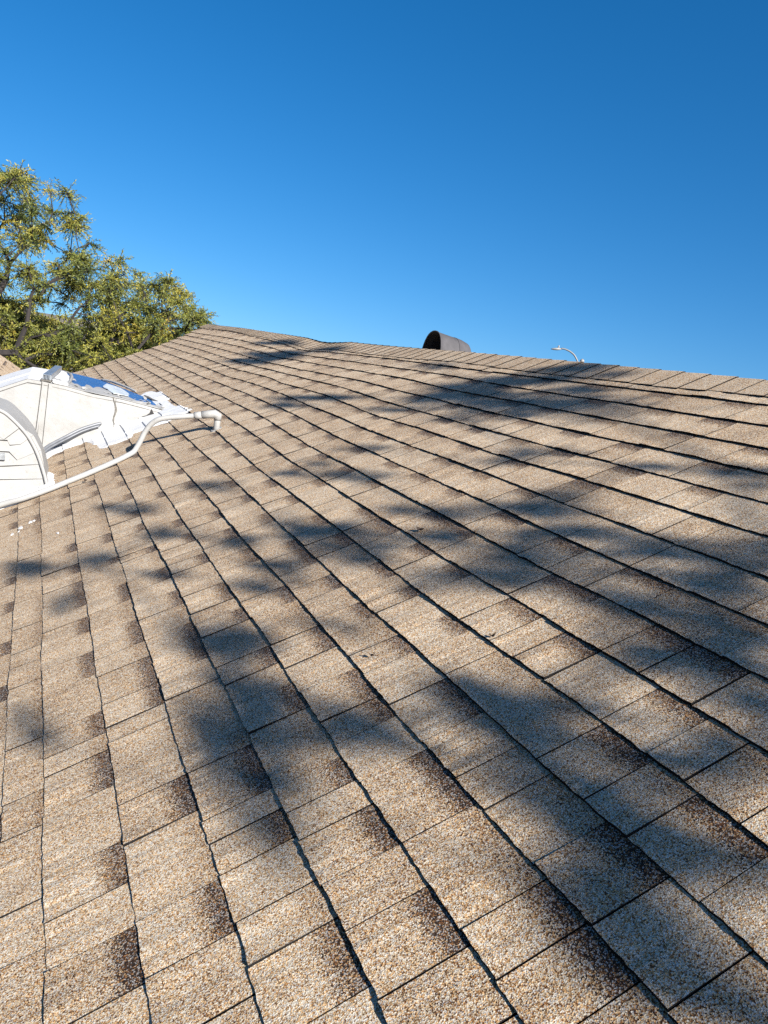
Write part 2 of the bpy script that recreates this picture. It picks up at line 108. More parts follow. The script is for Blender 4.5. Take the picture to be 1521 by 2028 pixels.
CROWN_LOW = [[-26.7,2.6,2.61],[-26.2,1.99,-1.04],[-25.39,2.9,0.79],[-22.65,1.31,-1.14],[-22.69,4.06,1.64],[-25.0,3.33,1.37],[-26.39,1.95,0.93],[-22.8,3.09,2.34],[-23.79,1.78,0.14],[-24.74,2.03,0.63],[-24.35,1.41,-0.31],[-25.51,2.25,2.13],[-24.81,3.74,2.2],[-23.95,2.03,-0.76],[-25.67,2.84,1.97],[-24.47,1.62,0.64],[-26.41,1.66,0.27],[-26.11,3.49,2.27],[-25.53,2.79,1.14],[-23.87,3.13,0.43],[-25.62,4.07,2.14],[-22.37,3.72,1.3],[-26.12,1.89,0.55],[-26.06,2.11,2.14],[-24.48,3.2,0.76],[-26.71,2.21,1.47],[-23.08,3.97,1.05],[-25.26,2.92,0.57],[-25.89,1.91,1.53],[-24.87,2.59,2.27],[-25.28,1.91,2.29],[-22.43,2.83,1.16],[-22.52,2.37,0.26],[-23.79,1.77,-0.38],[-22.69,3.7,1.12],[-24.79,3.72,0.93],[-23.39,1.63,1.79],[-24.67,3.55,0.74],[-26.11,2.05,1.7],[-25.16,2.21,-0.29],[-25.77,1.89,1.25],[-25.67,1.6,0.96],[-22.64,3.12,0.45],[-25.31,3.66,0.54],[-25.17,2.11,2.42],[-27.06,1.91,2.6],[-22.08,3.79,1.46],[-25.63,2.37,-0.9],[-25.46,3.59,1.35],[-22.76,4.28,1.21],[-23.06,2.76,2.17],[-23.21,1.92,1.14],[-23.14,2.17,0.75],[-24.79,2.56,0.97],[-26.25,2.51,1.67],[-24.55,1.87,-1.12],[-23.11,4.25,1.42],[-27.01,1.73,2.09],[-23.26,1.6,2.14],[-24.27,2.85,1.42],[-23.06,2.37,1.59],[-25.41,3.7,2.36],[-25.23,2.44,-0.4],[-24.09,1.62,-0.59],[-24.19,2.39,1.16],[-23.46,2.62,-0.08],[-23.15,2.53,0.81],[-24.18,2.71,0.44],[-23.88,2.72,0.25],[-24.91,2.62,0.65],[-25.5,3.29,1.41],[-24.58,4.48,1.62],[-24.3,2.09,0.42],[-23.74,3.77,1.47],[-24.89,2.49,0.44],[-22.63,3.05,1.04],[-24.4,2.86,0.92],[-24.88,4.16,1.76],[-25.49,2.26,1.29],[-23.23,2.49,0.06],[-23.98,2.48,-0.22],[-22.9,1.47,0.38],[-26.09,3.54,2.32],[-25.13,2.84,1.62],[-23.14,1.8,-0.83],[-23.08,3.0,0.44],[-26.36,2.12,-0.36],[-24.52,1.33,-1.4],[-25.3,1.98,2.82],[-25.64,3.65,1.55],[-23.8,2.12,2.12],[-23.72,2.21,-0.07],[-24.55,1.64,1.54],[-26.35,2.94,1.9],[-23.01,3.53,1.84],[-23.31,3.07,0.89],[-26.74,1.73,1.37],[-25.38,1.81,1.87],[-24.93,1.69,-0.34],[-22.69,2.83,0.93],[-24.58,3.57,1.9],[-25.74,3.98,1.19],[-24.56,3.52,0.81],[-26.35,2.78,2.1],[-26.41,1.73,2.83],[-25.49,3.03,-0.07],[-23.95,1.92,0.86],[-23.93,3.01,2.12],[-22.77,2.04,-0.4],[-25.3,3.3,1.99]]
CROWN_BACK = [[-31.85,-1.88,-0.59],[-28.41,2.62,-0.09],[-32.18,-2.03,0.67],[-29.03,-0.93,-0.96],[-29.27,-0.54,-1.03],[-29.84,-1.22,0.55],[-28.04,0.49,-0.19],[-30.87,0.11,-0.25],[-27.72,1.87,0.45],[-28.08,2.61,0.27],[-31.2,-0.96,-0.76],[-30.89,-2.42,-1.15],[-30.86,-1.59,0.77],[-29.4,0.71,-1.28],[-29.81,0.33,-0.9],[-31.35,-0.53,0.26],[-30.4,1.52,0.47],[-28.86,0.13,0.67],[-28.9,-0.44,-1.38],[-28.14,0.05,0.17],[-31.13,-1.47,0.56],[-32.0,-2.51,0.61],[-32.48,-2.54,-0.84],[-29.7,-0.24,-2.3],[-28.48,3.4,0.86],[-30.4,0.2,0.25],[-29.33,-2.17,0.35],[-27.61,1.42,-1.24],[-29.78,0.41,-2.23],[-30.01,-0.59,-0.2],[-29.73,1.31,-0.2],[-28.02,0.79,-0.04],[-31.1,-2.07,-0.1],[-29.04,4.61,0.98],[-29.15,-1.24,-1.05],[-27.94,0.5,0.42],[-29.42,-0.09,0.57],[-29.74,-0.33,-0.48],[-27.09,2.59,0.63],[-30.69,-0.85,0.36],[-28.8,3.01,0.24],[-28.13,2.26,0.92],[-30.03,-2.2,0.76],[-32.93,-2.94,0.66],[-27.39,2.87,0.71],[-28.53,-0.89,0.1],[-31.12,-1.69,-2.21],[-28.76,1.7,-1.19],[-29.86,-0.99,-2.4],[-30.54,0.28,-1.52],[-29.26,0.94,0.41],[-30.69,0.86,0.58],[-28.1,0.18,-0.4],[-30.01,-2.58,-1.25],[-29.5,-0.07,-0.65],[-29.37,3.37,0.66],[-30.86,-0.21,-0.93],[-31.04,-1.87,-2.4],[-30.6,-1.07,0.98],[-30.1,-2.13,-2.43],[-29.12,1.33,-0.97],[-30.62,1.21,-0.6],[-29.5,-1.62,-1.59],[-31.82,-2.5,0.03],[-29.49,2.08,-0.04],[-28.53,-1.21,-1.27],[-28.2,2.05,0.3],[-29.09,1.32,-0.39],[-28.89,-0.13,-0.4],[-29.77,-0.26,-1.26],[-28.92,1.3,0.12],[-27.99,1.45,-0.45],[-27.15,2.59,0.19],[-29.33,-2.15,-0.34],[-30.82,-0.27,0.72],[-28.33,3.79,0.34],[-28.39,-1.05,-1.75],[-28.41,-0.56,-0.85],[-28.5,1.6,-0.69],[-27.57,3.92,0.65],[-30.08,0.8,-1.18],[-28.93,-1.1,-0.59],[-30.57,1.64,-0.31],[-29.98,-2.04,-1.17],[-28.32,1.69,0.55],[-28.84,2.45,0.17],[-28.87,-1.4,-0.08],[-30.23,-1.71,-0.81],[-28.67,1.28,0.99],[-28.42,0.56,-1.12]]
RIDGE_SAG = [(-13.3,0.012),(-12.2,0.006),(-10.4,0.0),(-9.1,-0.018),(-7.6,-0.037),(-7.14,-0.061),(-6.9,-0.062),(-6.68,-0.051),(-6.34,-0.032),(-5.83,-0.032),(-5.3,-0.027),(-4.6,-0.018),(-3.7,-0.008),(-2.6,-0.003),(6,0)]
CAP_EDGE = [(-12.577,2.533),(-10.731,2.537),(-9.268,2.524),(-7.904,2.506),(-6.764,2.458),(-6.005,2.47),(-5.359,2.47),(-4.82,2.471),(-4.153,2.503),(-3.559,2.489),(-3.015,2.489),(-2.739,2.502),(-2.422,2.501),(-2.172,2.519),(-1.907,2.533)]
COAT_OUTLINE = [(-5.62, -0.1), (-5.612, 0.018), (-5.7, 0.064), (-5.747, 0.153), (-5.77, 0.226), (-5.757, 0.306), (-5.627, 0.334), (-5.458, 0.352), (-5.286, 0.385), (-5.3, 0.427), (-5.29, 0.471), (-5.327, 0.593), (-5.436, 0.626), (-5.442, 0.707), (-5.451, 0.744), (-5.424, 0.85), (-5.468, 0.939), (-5.547, 1.028), (-5.591, 1.079), (-5.873, 1.047), (-6.123, 1.019), (-6.488, 1.035), (-6.957, 1.047), (-7.265, 1.01), (-7.343, 0.958), (-7.126, 0.827), (-7.127, 0.62), (-6.5, 0.55), (-6.2, 0.3), (-6.1, 0.0), (-6.0, -0.15)]
SKIRT_OUTLINE = [(-5.2, -0.02), (-5.033, 0.061), (-4.658, 0.061), (-4.686, 0.021), (-4.68, -0.008), (-4.631, -0.011), (-4.662, -0.046), (-4.578, -0.042), (-4.566, -0.135), (-4.556, -0.244), (-4.55, -0.5), (-5.2, -0.5)]
ELBOW_PANELS = [[(-0.387, 0.008), (-0.235, 0.028), (0.008, 0.055), (0.023, -0.004), (-0.045, -0.041), (-0.225, -0.145), (-0.375, -0.234)], [(-0.391, 0.087), (-0.209, 0.11), (-0.009, 0.142), (0.008, 0.055), (-0.235, 0.028), (-0.387, 0.008)], [(-0.397, 0.188), (-0.198, 0.194), (-0.151, 0.149), (-0.029, 0.224), (-0.009, 0.142), (-0.209, 0.11), (-0.391, 0.087)], [(-0.4, 0.251), (-0.21, 0.26), (-0.196, 0.233), (-0.139, 0.245), (-0.075, 0.308), (-0.029, 0.224), (-0.151, 0.149), (-0.198, 0.194), (-0.397, 0.188)], [(-0.401, 0.268), (-0.25, 0.276), (-0.228, 0.261), (-0.15, 0.34), (-0.113, 0.33), (-0.075, 0.308), (-0.139, 0.245), (-0.196, 0.233), (-0.21, 0.26), (-0.4, 0.251)], [(-0.411, 0.471), (-0.259, 0.428), (-0.206, 0.395), (-0.15, 0.34), (-0.228, 0.261), (-0.25, 0.276), (-0.401, 0.268)]]
LITTER = [(-2.039, 1.172, 0.4, 0.045, 'dark curled dead leaf in the half shade near the middle of the roof'), (-1.497, 0.76, 0.9, 0.022, 'tiny dark leaf scrap on a sunny shingle between two long butt lines'), (-1.347, 1.007, 1.2, 0.022, 'tiny dark twig scrap tucked against a shaded butt line'), (-4.465, 0.236, 0.2, 0.05, 'dark dead leaf lying just below the white drain pipe'), (-2.595, 1.407, 0.5, 0.014, 'speck of dead leaf upslope near the ridge shade'), (-2.923, 1.169, 0.5, 0.014, 'speck of dead leaf beside an oval patch of shade')]
SPATTER = [(-4.025, -0.067, 0.02), (-3.965, -0.113, 0.022), (-3.923, -0.155, 0.014), (-3.632, 0.061, 0.012), (-4.033, -0.052, 0.012), (-3.915, -0.123, 0.012)]


# ------------------------------------------------------------------ helpers
RNG = random.Random(11)
NPR = np.random.default_rng(11)


def origin_of(o):
    v = Vector(o.location)
    while o.parent:
        o = o.parent
        v += Vector(o.location)
    return v


def empty(name, loc, label, cat, group=None):
    o = bpy.data.objects.new(name, None)
    COL.objects.link(o)
    o.location = loc
    o['label'] = label
    o['category'] = cat
    if group:
        o['group'] = group
    return o


def tag(o, label, cat, group=None):
    o['label'] = label
    o['category'] = cat
    if group:
        o['group'] = group
    return o


def link_mesh(name, verts, faces, mat, parent=None, smooth=False, attr=None, origin=None, edge_faces=None):
    """ONE mesh object; verts are world positions, the origin goes to their centre."""
    v = np.asarray([tuple(p) for p in verts], dtype=np.float64) if not isinstance(verts, np.ndarray) else verts
    org = Vector(v.mean(axis=0)) if origin is None else Vector(origin)
    me = bpy.data.meshes.new(name)
    me.from_pydata((v - np.array(org)).tolist(), [], faces)
    if attr is not None:
        a = me.attributes.new("shg", 'FLOAT_COLOR', 'POINT')
        a.data.foreach_set('color', np.asarray(attr, dtype=np.float32).ravel())
    if smooth:
        me.polygons.foreach_set('use_smooth', [True] * len(me.polygons))
    me.materials.append(mat)
    if edge_faces is not None:
        me.materials.append(M_FELT)
        me.polygons.foreach_set('material_index', edge_faces)
    me.update()
    o = bpy.data.objects.new(name, me)
    COL.objects.link(o)
    if parent:
        o.parent = parent
        o.location = org - origin_of(parent)
    else:
        o.location = org
    return o


class MB:
    """collects shapes for one mesh object"""

    def __init__(self):
        self.v, self.f = [], []

    def add(self, vs, fs):
        n = len(self.v)
        self.v += [Vector(p) for p in vs]
        self.f += [tuple(i + n for i in f) for f in fs]
        return self

    def box(self, c, size, rot=None):
        hx, hy, hz = [s / 2 for s in size]
        p = [Vector((sx * hx, sy * hy, sz * hz)) for sz in (-1, 1) for sy in (-1, 1) for sx in (-1, 1)]
        if rot is not None:
            p = [rot @ q for q in p]
        return self.add([Vector(c) + q for q in p],
                        [(0, 2, 3, 1), (4, 5, 7, 6), (0, 1, 5, 4), (2, 6, 7, 3), (0, 4, 6, 2), (1, 3, 7, 5)])

    def prism(self, poly, off):
        """extrude a polygon of points by a vector"""
        n = len(poly)
        off = Vector(off)
        a = [Vector(p) for p in poly]
        b = [p + off for p in a]
        fs = [tuple(range(n)), tuple(range(2 * n - 1, n - 1, -1))]
        fs += [(i, i + n, (i + 1) % n + n, (i + 1) % n) for i in range(n)]
        return self.add(a + b, fs)

    def tube(self, pts, radii, n=8, cap=True):
        pts = [Vector(p) for p in pts]
        if not hasattr(radii, '__len__'):
            radii = [radii] * len(pts)
        rings, prev = [], None
        for i, p in enumerate(pts):
            t = (pts[min(i + 1, len(pts) - 1)] - pts[max(i - 1, 0)])
            t = t.normalized() if t.length > 1e-9 else Vector((0, 0, 1))
            if prev is None:
                a = t.orthogonal().normalized()
            else:
                a = (prev - t * prev.dot(t))
                a = a.normalized() if a.length > 1e-6 else t.orthogonal().normalized()
            prev = a
            b = t.cross(a)
            rings.append([p + (a * math.cos(2 * math.pi * k / n) + b * math.sin(2 * math.pi * k / n)) * radii[i] for k in range(n)])
        vs = [q for r in rings for q in r]
        fs = []
        for i in range(len(pts) - 1):
            for k in range(n):
                k2 = (k + 1) % n
                fs.append((i * n + k, i * n + k2, (i + 1) * n + k2, (i + 1) * n + k))
        if cap:
            fs.append(tuple(range(n - 1, -1, -1)))
            fs.append(tuple((len(pts) - 1) * n + k for k in range(n)))
        return self.add(vs, fs)

    def build(self, name, mat, parent=None, smooth=False):
        return link_mesh(name, self.v, self.f, mat, parent, smooth)


def smooth_path(pts, k=6):
    """Catmull-Rom through the points"""
    p = [Vector(q) for q in pts]
    out = []
    for i in range(len(p) - 1):
        a, b, c, d = p[max(i - 1, 0)], p[i], p[i + 1], p[min(i + 2, len(p) - 1)]
        for j in range(k):
            t = j / k
            out.append(0.5 * ((2 * b) + (c - a) * t + (2 * a - 5 * b + 4 * c - d) * t * t + (3 * b - a - 3 * c + d) * t ** 3))
    out.append(p[-1])
    return out


# ------------------------------------------------------------------ materials
def new_mat(name):
    m = bpy.data.materials.new(name)
    m.use_nodes = True
    nt = m.node_tree
    b = nt.nodes['Principled BSDF']
    return m, nt, b


def node(nt, typ, **kw):
    n = nt.nodes.new(typ)
    for k, v in kw.items():
        setattr(n, k, v)
    return n


def ramp(nt, src, stops, interp='LINEAR'):
    r = node(nt, 'ShaderNodeValToRGB')
    r.color_ramp.interpolation = interp
    el = r.color_ramp.elements
    while len(el) < len(stops):
        el.new(0.5)
    for e, (p, c) in zip(el, stops):
        e.position = p
        e.color = (*c, 1) if len(c) == 3 else c
    nt.links.new(src, r.inputs[0])
    return r.outputs[0]


def math_node(nt, op, a, b=None, c=None):
    n = node(nt, 'ShaderNodeMath', operation=op)
    for i, v in enumerate((a, b, c)):
        if v is None:
            continue
        if isinstance(v, (int, float)):
            n.inputs[i].default_value = v
        else:
            nt.links.new(v, n.inputs[i])
    return n.outputs[0]


def mix_col(nt, fac, a, b, blend='MIX'):
    n = node(nt, 'ShaderNodeMix', data_type='RGBA', blend_type=blend)
    for sock, v in ((n.inputs[0], fac), (n.inputs[6], a), (n.inputs[7], b)):
        if isinstance(v, (int, float)):
            sock.default_value = v
        elif isinstance(v, tuple):
            sock.default_value = (*v, 1)
        else:
            nt.links.new(v, sock)
    return n.outputs[2]


def pos_noise(nt, scale, detail=3.0, rough=0.55):
    g = node(nt, 'ShaderNodeNewGeometry')
    n = node(nt, 'ShaderNodeTexNoise')
    n.inputs['Scale'].default_value = scale
    n.inputs['Detail'].default_value = detail
    n.inputs['Roughness'].default_value = rough
    nt.links.new(g.outputs['Position'], n.inputs['Vector'])
    return n.outputs[0]


def bump(nt, bsdf, height, strength, dist):
    b = node(nt, 'ShaderNodeBump')
    b.inputs['Strength'].default_value = strength
    b.inputs['Distance'].default_value = dist
    nt.links.new(height, b.inputs['Height'])
    nt.links.new(b.outputs[0], bsdf.inputs['Normal'])


def simple(name, col, rough=0.6, metal=0.0, var=0.15, scale=8.0, bmp=0.0, spec=0.5):
    m, nt, b = new_mat(name)
    n = pos_noise(nt, scale, 5.0)
    lo = tuple(c * (1 - var) for c in col)
    hi = tuple(min(1, c * (1 + var)) for c in col)
    nt.links.new(ramp(nt, n, [(0.3, lo), (0.7, hi)]), b.inputs['Base Color'])
    b.inputs['Roughness'].default_value = rough
    b.inputs['Metallic'].default_value = metal
    b.inputs['Specular IOR Level'].default_value = spec
    if bmp:
        bump(nt, b, pos_noise(nt, scale * 12, 3.0), bmp, 0.002)
    return m


def shingle_material():
    m, nt, b = new_mat('granule_shingle')
    g = node(nt, 'ShaderNodeNewGeometry')
    at = node(nt, 'ShaderNodeAttribute', attribute_type='GEOMETRY', attribute_name='shg')
    sep = node(nt, 'ShaderNodeSeparateColor')
    nt.links.new(at.outputs['Color'], sep.inputs[0])
    patch, rnd, fv = sep.outputs[0], sep.outputs[1], sep.outputs[2]
    vo = node(nt, 'ShaderNodeTexVoronoi')
    vo.inputs['Scale'].default_value = 520.0
    nt.links.new(g.outputs['Position'], vo.inputs['Vector'])
    sc = node(nt, 'ShaderNodeSeparateColor')
    nt.links.new(vo.outputs['Color'], sc.inputs[0])
    gr = sc.outputs[0]
    n1 = pos_noise(nt, 230.0, 2.0)
    n2 = pos_noise(nt, 13.0, 5.0, 0.65)
    n3 = pos_noise(nt, 2.0, 4.0)
    # weathering that runs down the slope, across the joints
    mp = node(nt, 'ShaderNodeMapping')
    mp.inputs['Rotation'].default_value = (-PITCH, 0, 0)
    mp.inputs['Scale'].default_value = (11.0, 1.6, 1.6)
    nt.links.new(g.outputs['Position'], mp.inputs['Vector'])
    n5 = node(nt, 'ShaderNodeTexNoise')
    n5.inputs['Scale'].default_value = 1.0
    n5.inputs['Detail'].default_value = 5.0
    n5.inputs['Roughness'].default_value = 0.6
    nt.links.new(mp.outputs[0], n5.inputs['Vector'])
    v = math_node(nt, 'MULTIPLY', gr, 0.66)
    v = math_node(nt, 'MULTIPLY_ADD', n1, 0.78, v)
    v = math_node(nt, 'MULTIPLY_ADD', n2, 0.30, v)
    v = math_node(nt, 'MULTIPLY_ADD', n3, 0.22, v)
    v = math_node(nt, 'MULTIPLY_ADD', n5.outputs[0], 0.16, v)
    v = math_node(nt, 'MULTIPLY_ADD', rnd, 0.11, v)
    v = math_node(nt, 'SUBTRACT', v, 0.635)
    # dark granule blend printed below the overlap of some pieces
    edge = math_node(nt, 'MULTIPLY_ADD', n2, 0.22, fv)
    edge = math_node(nt, 'MULTIPLY_ADD', n1, 0.22, edge)
    edge = math_node(nt, 'MULTIPLY_ADD', sc.outputs[2], 0.26, edge)
    edge = math_node(nt, 'SUBTRACT', edge, 0.19)
    mr = node(nt, 'ShaderNodeMapRange', interpolation_type='SMOOTHSTEP')
    mr.inputs['From Min'].default_value = 0.80
    mr.inputs['From Max'].default_value = 0.96
    nt.links.new(edge, mr.inputs['Value'])
    pm = math_node(nt, 'MULTIPLY', mr.outputs[0], patch)
    v = math_node(nt, 'MULTIPLY_ADD', pm, -0.50, v)
    col = ramp(nt, v, [(0.0, (0.014, 0.008, 0.005)), (0.14, (0.070, 0.032, 0.013)), (0.28, (0.172, 0.098, 0.042)),
                       (0.42, (0.278, 0.200, 0.116)), (0.57, (0.355, 0.288, 0.194)), (0.85, (0.51, 0.470, 0.392))])
    # single granules: ochre ones and pale grey ones among the tan
    och = ramp(nt, sc.outputs[1], [(0.66, (0, 0, 0)), (0.74, (1, 1, 1))])
    col = mix_col(nt, math_node(nt, 'MULTIPLY', och, 0.75), col, (1.08, 0.72, 0.36), 'MULTIPLY')
    pale = ramp(nt, sc.outputs[1], [(0.16, (1, 1, 1)), (0.24, (0, 0, 0))])
    col = mix_col(nt, math_node(nt, 'MULTIPLY', pale, 0.55), col, (0.40, 0.385, 0.36))
    nt.links.new(col, b.inputs['Base Color'])
    b.inputs['Roughness'].default_value = 0.9
    b.inputs['Specular IOR Level'].default_value = 0.25
    h = math_node(nt, 'MULTIPLY_ADD', n1, 0.8, vo.outputs['Distance'])
    bump(nt, b, h, 0.55, 0.0012)
    return m


M_SHINGLE = shingle_material()
M_FELT = simple('black_asphalt', (0.013, 0.012, 0.012), 1.0, var=0.4, scale=40, spec=0.0)


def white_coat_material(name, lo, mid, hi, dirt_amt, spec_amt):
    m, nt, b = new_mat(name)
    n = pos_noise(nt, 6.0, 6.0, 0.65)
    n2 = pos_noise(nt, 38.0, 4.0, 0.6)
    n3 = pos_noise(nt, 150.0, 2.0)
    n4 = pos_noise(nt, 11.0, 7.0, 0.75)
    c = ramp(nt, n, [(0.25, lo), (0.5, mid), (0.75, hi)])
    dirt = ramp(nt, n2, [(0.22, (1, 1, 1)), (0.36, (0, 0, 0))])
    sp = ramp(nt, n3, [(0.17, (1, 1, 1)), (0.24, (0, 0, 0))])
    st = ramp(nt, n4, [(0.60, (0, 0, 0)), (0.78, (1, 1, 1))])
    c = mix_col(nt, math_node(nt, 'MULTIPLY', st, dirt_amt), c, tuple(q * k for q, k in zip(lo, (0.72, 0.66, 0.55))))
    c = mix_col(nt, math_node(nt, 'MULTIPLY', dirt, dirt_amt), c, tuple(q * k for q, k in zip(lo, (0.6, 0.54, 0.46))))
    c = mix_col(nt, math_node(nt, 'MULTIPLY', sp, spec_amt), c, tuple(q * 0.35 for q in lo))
    nt.links.new(c, b.inputs['Base Color'])
    b.inputs['Roughness'].default_value = 0.65
    b.inputs['Specular IOR Level'].default_value = 0.3
    h = math_node(nt, 'MULTIPLY_ADD', n2, 0.5, n)
    bump(nt, b, h, 0.35, 0.012)
    return m


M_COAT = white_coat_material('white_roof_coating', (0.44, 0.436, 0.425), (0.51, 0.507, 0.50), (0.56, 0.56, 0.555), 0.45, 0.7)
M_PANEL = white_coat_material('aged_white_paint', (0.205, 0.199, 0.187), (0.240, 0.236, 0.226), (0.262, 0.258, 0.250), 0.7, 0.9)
M_GALV = simple('galvanised_steel', (0.42, 0.44, 0.45), 0.38, 0.85, 0.25, 25)
M_BLUE = simple('blue_coated_steel', (0.036, 0.115, 0.29), 0.35, 0.3, 0.12, 9)
M_FOIL = simple('grey_foil_sheet', (0.50, 0.53, 0.54), 0.45, 0.3, 0.25, 14)
M_HOSE = simple('grey_hose_rubber', (0.10, 0.105, 0.115), 0.45, 0.0, 0.15, 20)
M_HOOD = simple('weathered_grey_metal', (0.046, 0.043, 0.046), 0.8, 0.0, 0.22, 18, 0.15)
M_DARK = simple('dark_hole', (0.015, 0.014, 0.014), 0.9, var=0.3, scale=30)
M_CRACK = simple('cracked_caulk', (0.10, 0.092, 0.08), 0.9, var=0.35, scale=60)
M_LAMP = simple('lamp_grey_paint', (0.115, 0.12, 0.125), 0.5, 0.1, 0.1, 6)
M_LAMPW = simple('lamp_white_plastic', (0.17, 0.17, 0.165), 0.5, 0.0, 0.05, 6)
M_BARK = simple('dark_bark', (0.016, 0.0125, 0.011), 0.95, 0.0, 0.4, 9, 0.4)
M_STUCCO = simple('tan_stucco', (0.20, 0.155, 0.11), 0.9, 0.0, 0.08, 4, 0.3)
M_TRIM = simple('brown_painted_wood', (0.20, 0.15, 0.11), 0.7, 0.0, 0.15, 6)
M_DEADLEAF = simple('dead_leaf_brown', (0.045, 0.028, 0.018), 0.8, 0.0, 0.3, 90)
M_CUT = simple('cut_wood', (0.55, 0.30, 0.16), 0.9, 0.0, 0.2, 40)


def ground_material():
    m, nt, b = new_mat('gravel_ground')
    n = pos_noise(nt, 0.35, 8.0, 0.7)
    c = ramp(nt, n, [(0.3, (0.085, 0.070, 0.050)), (0.55, (0.13, 0.108, 0.080)), (0.75, (0.165, 0.14, 0.108))])
    nt.links.new(c, b.inputs['Base Color'])
    b.inputs['Roughness'].default_value = 0.95
    return m


def leaf_material():
    m, nt, b = new_mat('willow_leaf')
    at = node(nt, 'ShaderNodeAttribute', attribute_type='GEOMETRY', attribute_name='shg')
    sep = node(nt, 'ShaderNodeSeparateColor')
    nt.links.new(at.outputs['Color'], sep.inputs[0])
    c = ramp(nt, sep.outputs[0], [(0.0, (0.050, 0.072, 0.020)), (0.3, (0.125, 0.145, 0.032)), (0.6, (0.235, 0.225, 0.040)),
                                  (0.85, (0.34, 0.285, 0.044)), (1.0, (0.38, 0.27, 0.05))])
    nt.links.new(c, b.inputs['Base Color'])
    b.inputs['Roughness'].default_value = 0.5
    b.inputs['Specular IOR Level'].default_value = 0.35
    tr = node(nt, 'ShaderNodeBsdfTranslucent')
    nt.links.new(c, tr.inputs['Color'])
    mx = node(nt, 'ShaderNodeMixShader')
    mx.inputs[0].default_value = 0.3
    nt.links.new(b.outputs[0], mx.inputs[1])
    nt.links.new(tr.outputs[0], mx.inputs[2])
    nt.links.new(mx.outputs[0], nt.nodes['Material Output'].inputs['Surface'])
    return m


M_GROUND = ground_material()
M_LEAF = leaf_material()

# ------------------------------------------------------------------ ground
def make_ground():
    n = 24
    xs = np.linspace(-900, 900, n)
    v = [(x, y, 0.0) for y in xs for x in xs]
    f = [(j * n + i, j * n + i + 1, (j + 1) * n + i + 1, (j + 1) * n + i) for j in range(n - 1) for i in range(n - 1)]
    o = link_mesh('ground', v, f, M_GROUND, origin=(0, 0, 0))
    o['kind'] = 'structure'
    o['label'] = 'dry tan gravel ground around the house'


make_ground()

# ------------------------------------------------------------------ the roof
RIDGE_Y = 2.68
X_FAR, X_NEAR = -11.78, 4.0
EAVE = -2.55


def x_far(y):
    """the rake is not quite square: it runs out towards the ridge"""
    t = min(1.0, max(0.0, (y - 1.5) / (RIDGE_Y - 1.5)))
    return X_FAR - 1.0 * t ** 1.5


def ridge_sag(x):
    return float(np.interp(x, [p[0] for p in RIDGE_SAG], [p[1] for p in RIDGE_SAG]))


def deck_z(x, y):
    t = min(1.0, max(0.0, (y - 1.7) / (RIDGE_Y - 1.7)))
    return ridge_sag(x) * t * t * (3 - 2 * t)


_wob = {}


def line_y(k, x):
    """where the butt edge of course k lies at x: measured, the roof deck is uneven"""
    if k not in _wob:
        r = random.Random(100 + k)
        _wob[k] = [(r.uniform(0.0008, 0.0022), r.uniform(3, 9), r.uniform(0, 6.28)) for _ in range(3)]
    w = sum(a * math.sin(f * x + p) for a, f, p in _wob[k])
    if k in LINES:
        L = LINES[k]
        xs = [p[0] for p in L]
        ys = [p[1] for p in L]
        acc = tot = 0.0
        for d in (-0.32, -0.22, -0.12, -0.04, 0.04, 0.12, 0.22, 0.32):
            g = math.exp(-(d / 0.2) ** 2)
            acc += g * float(np.interp(x + d, xs, ys))
            tot += g
        return acc / tot + w * 0.5
    if k < -1:
        return line_y(-1, x) + (k + 1) * E * 0.98 + w
    return k * E + w


TOP_K = 17
NEAR_END = 0.9


def course_seams(k):
    r = random.Random(500 + k * 7)
    s = list(SEAMS.get(k, []))
    xf = x_far((k + 0.6) * E)
    out, x = [], xf
    lo = min(s) if s else 1e9
    hi = max(s) if s else -1e9
    flip = r.random() < 0.5

    def step():
        nonlocal flip
        flip = not flip
        return r.uniform(0.105, 0.145) if flip else r.uniform(0.14, 0.27)
    x += r.uniform(0.05, 0.25)
    while x < min(lo, NEAR_END) - 0.07:
        out.append(x)
        x += step()
    out += s
    if s:
        x = hi + step()
        while x < NEAR_END:
            out.append(x)
            x += step()
    out = [xf] + sorted(out) + [NEAR_END]
    for p in PATCHES.get(k, []):
        i = max(j for j in range(len(out) - 1) if out[j] <= p)
        if out[i + 1] - out[i] > 0.17:
            for c in (p - 0.062, p + 0.062):
                if min(abs(c - q) for q in out) > 0.055:
                    out.append(c)
        out.sort()
    # gaps left where the measured seams are far apart: split the very long pieces
    res = [out[0]]
    for b in out[1:]:
        a = res[-1]
        if b - a > 0.42:
            m = max(2, int(round((b - a) / 0.2)))
            for j in range(1, m):
                res.append(a + (b - a) * (j + r.uniform(-0.18, 0.18)) / m)
        res.append(b)
    return res


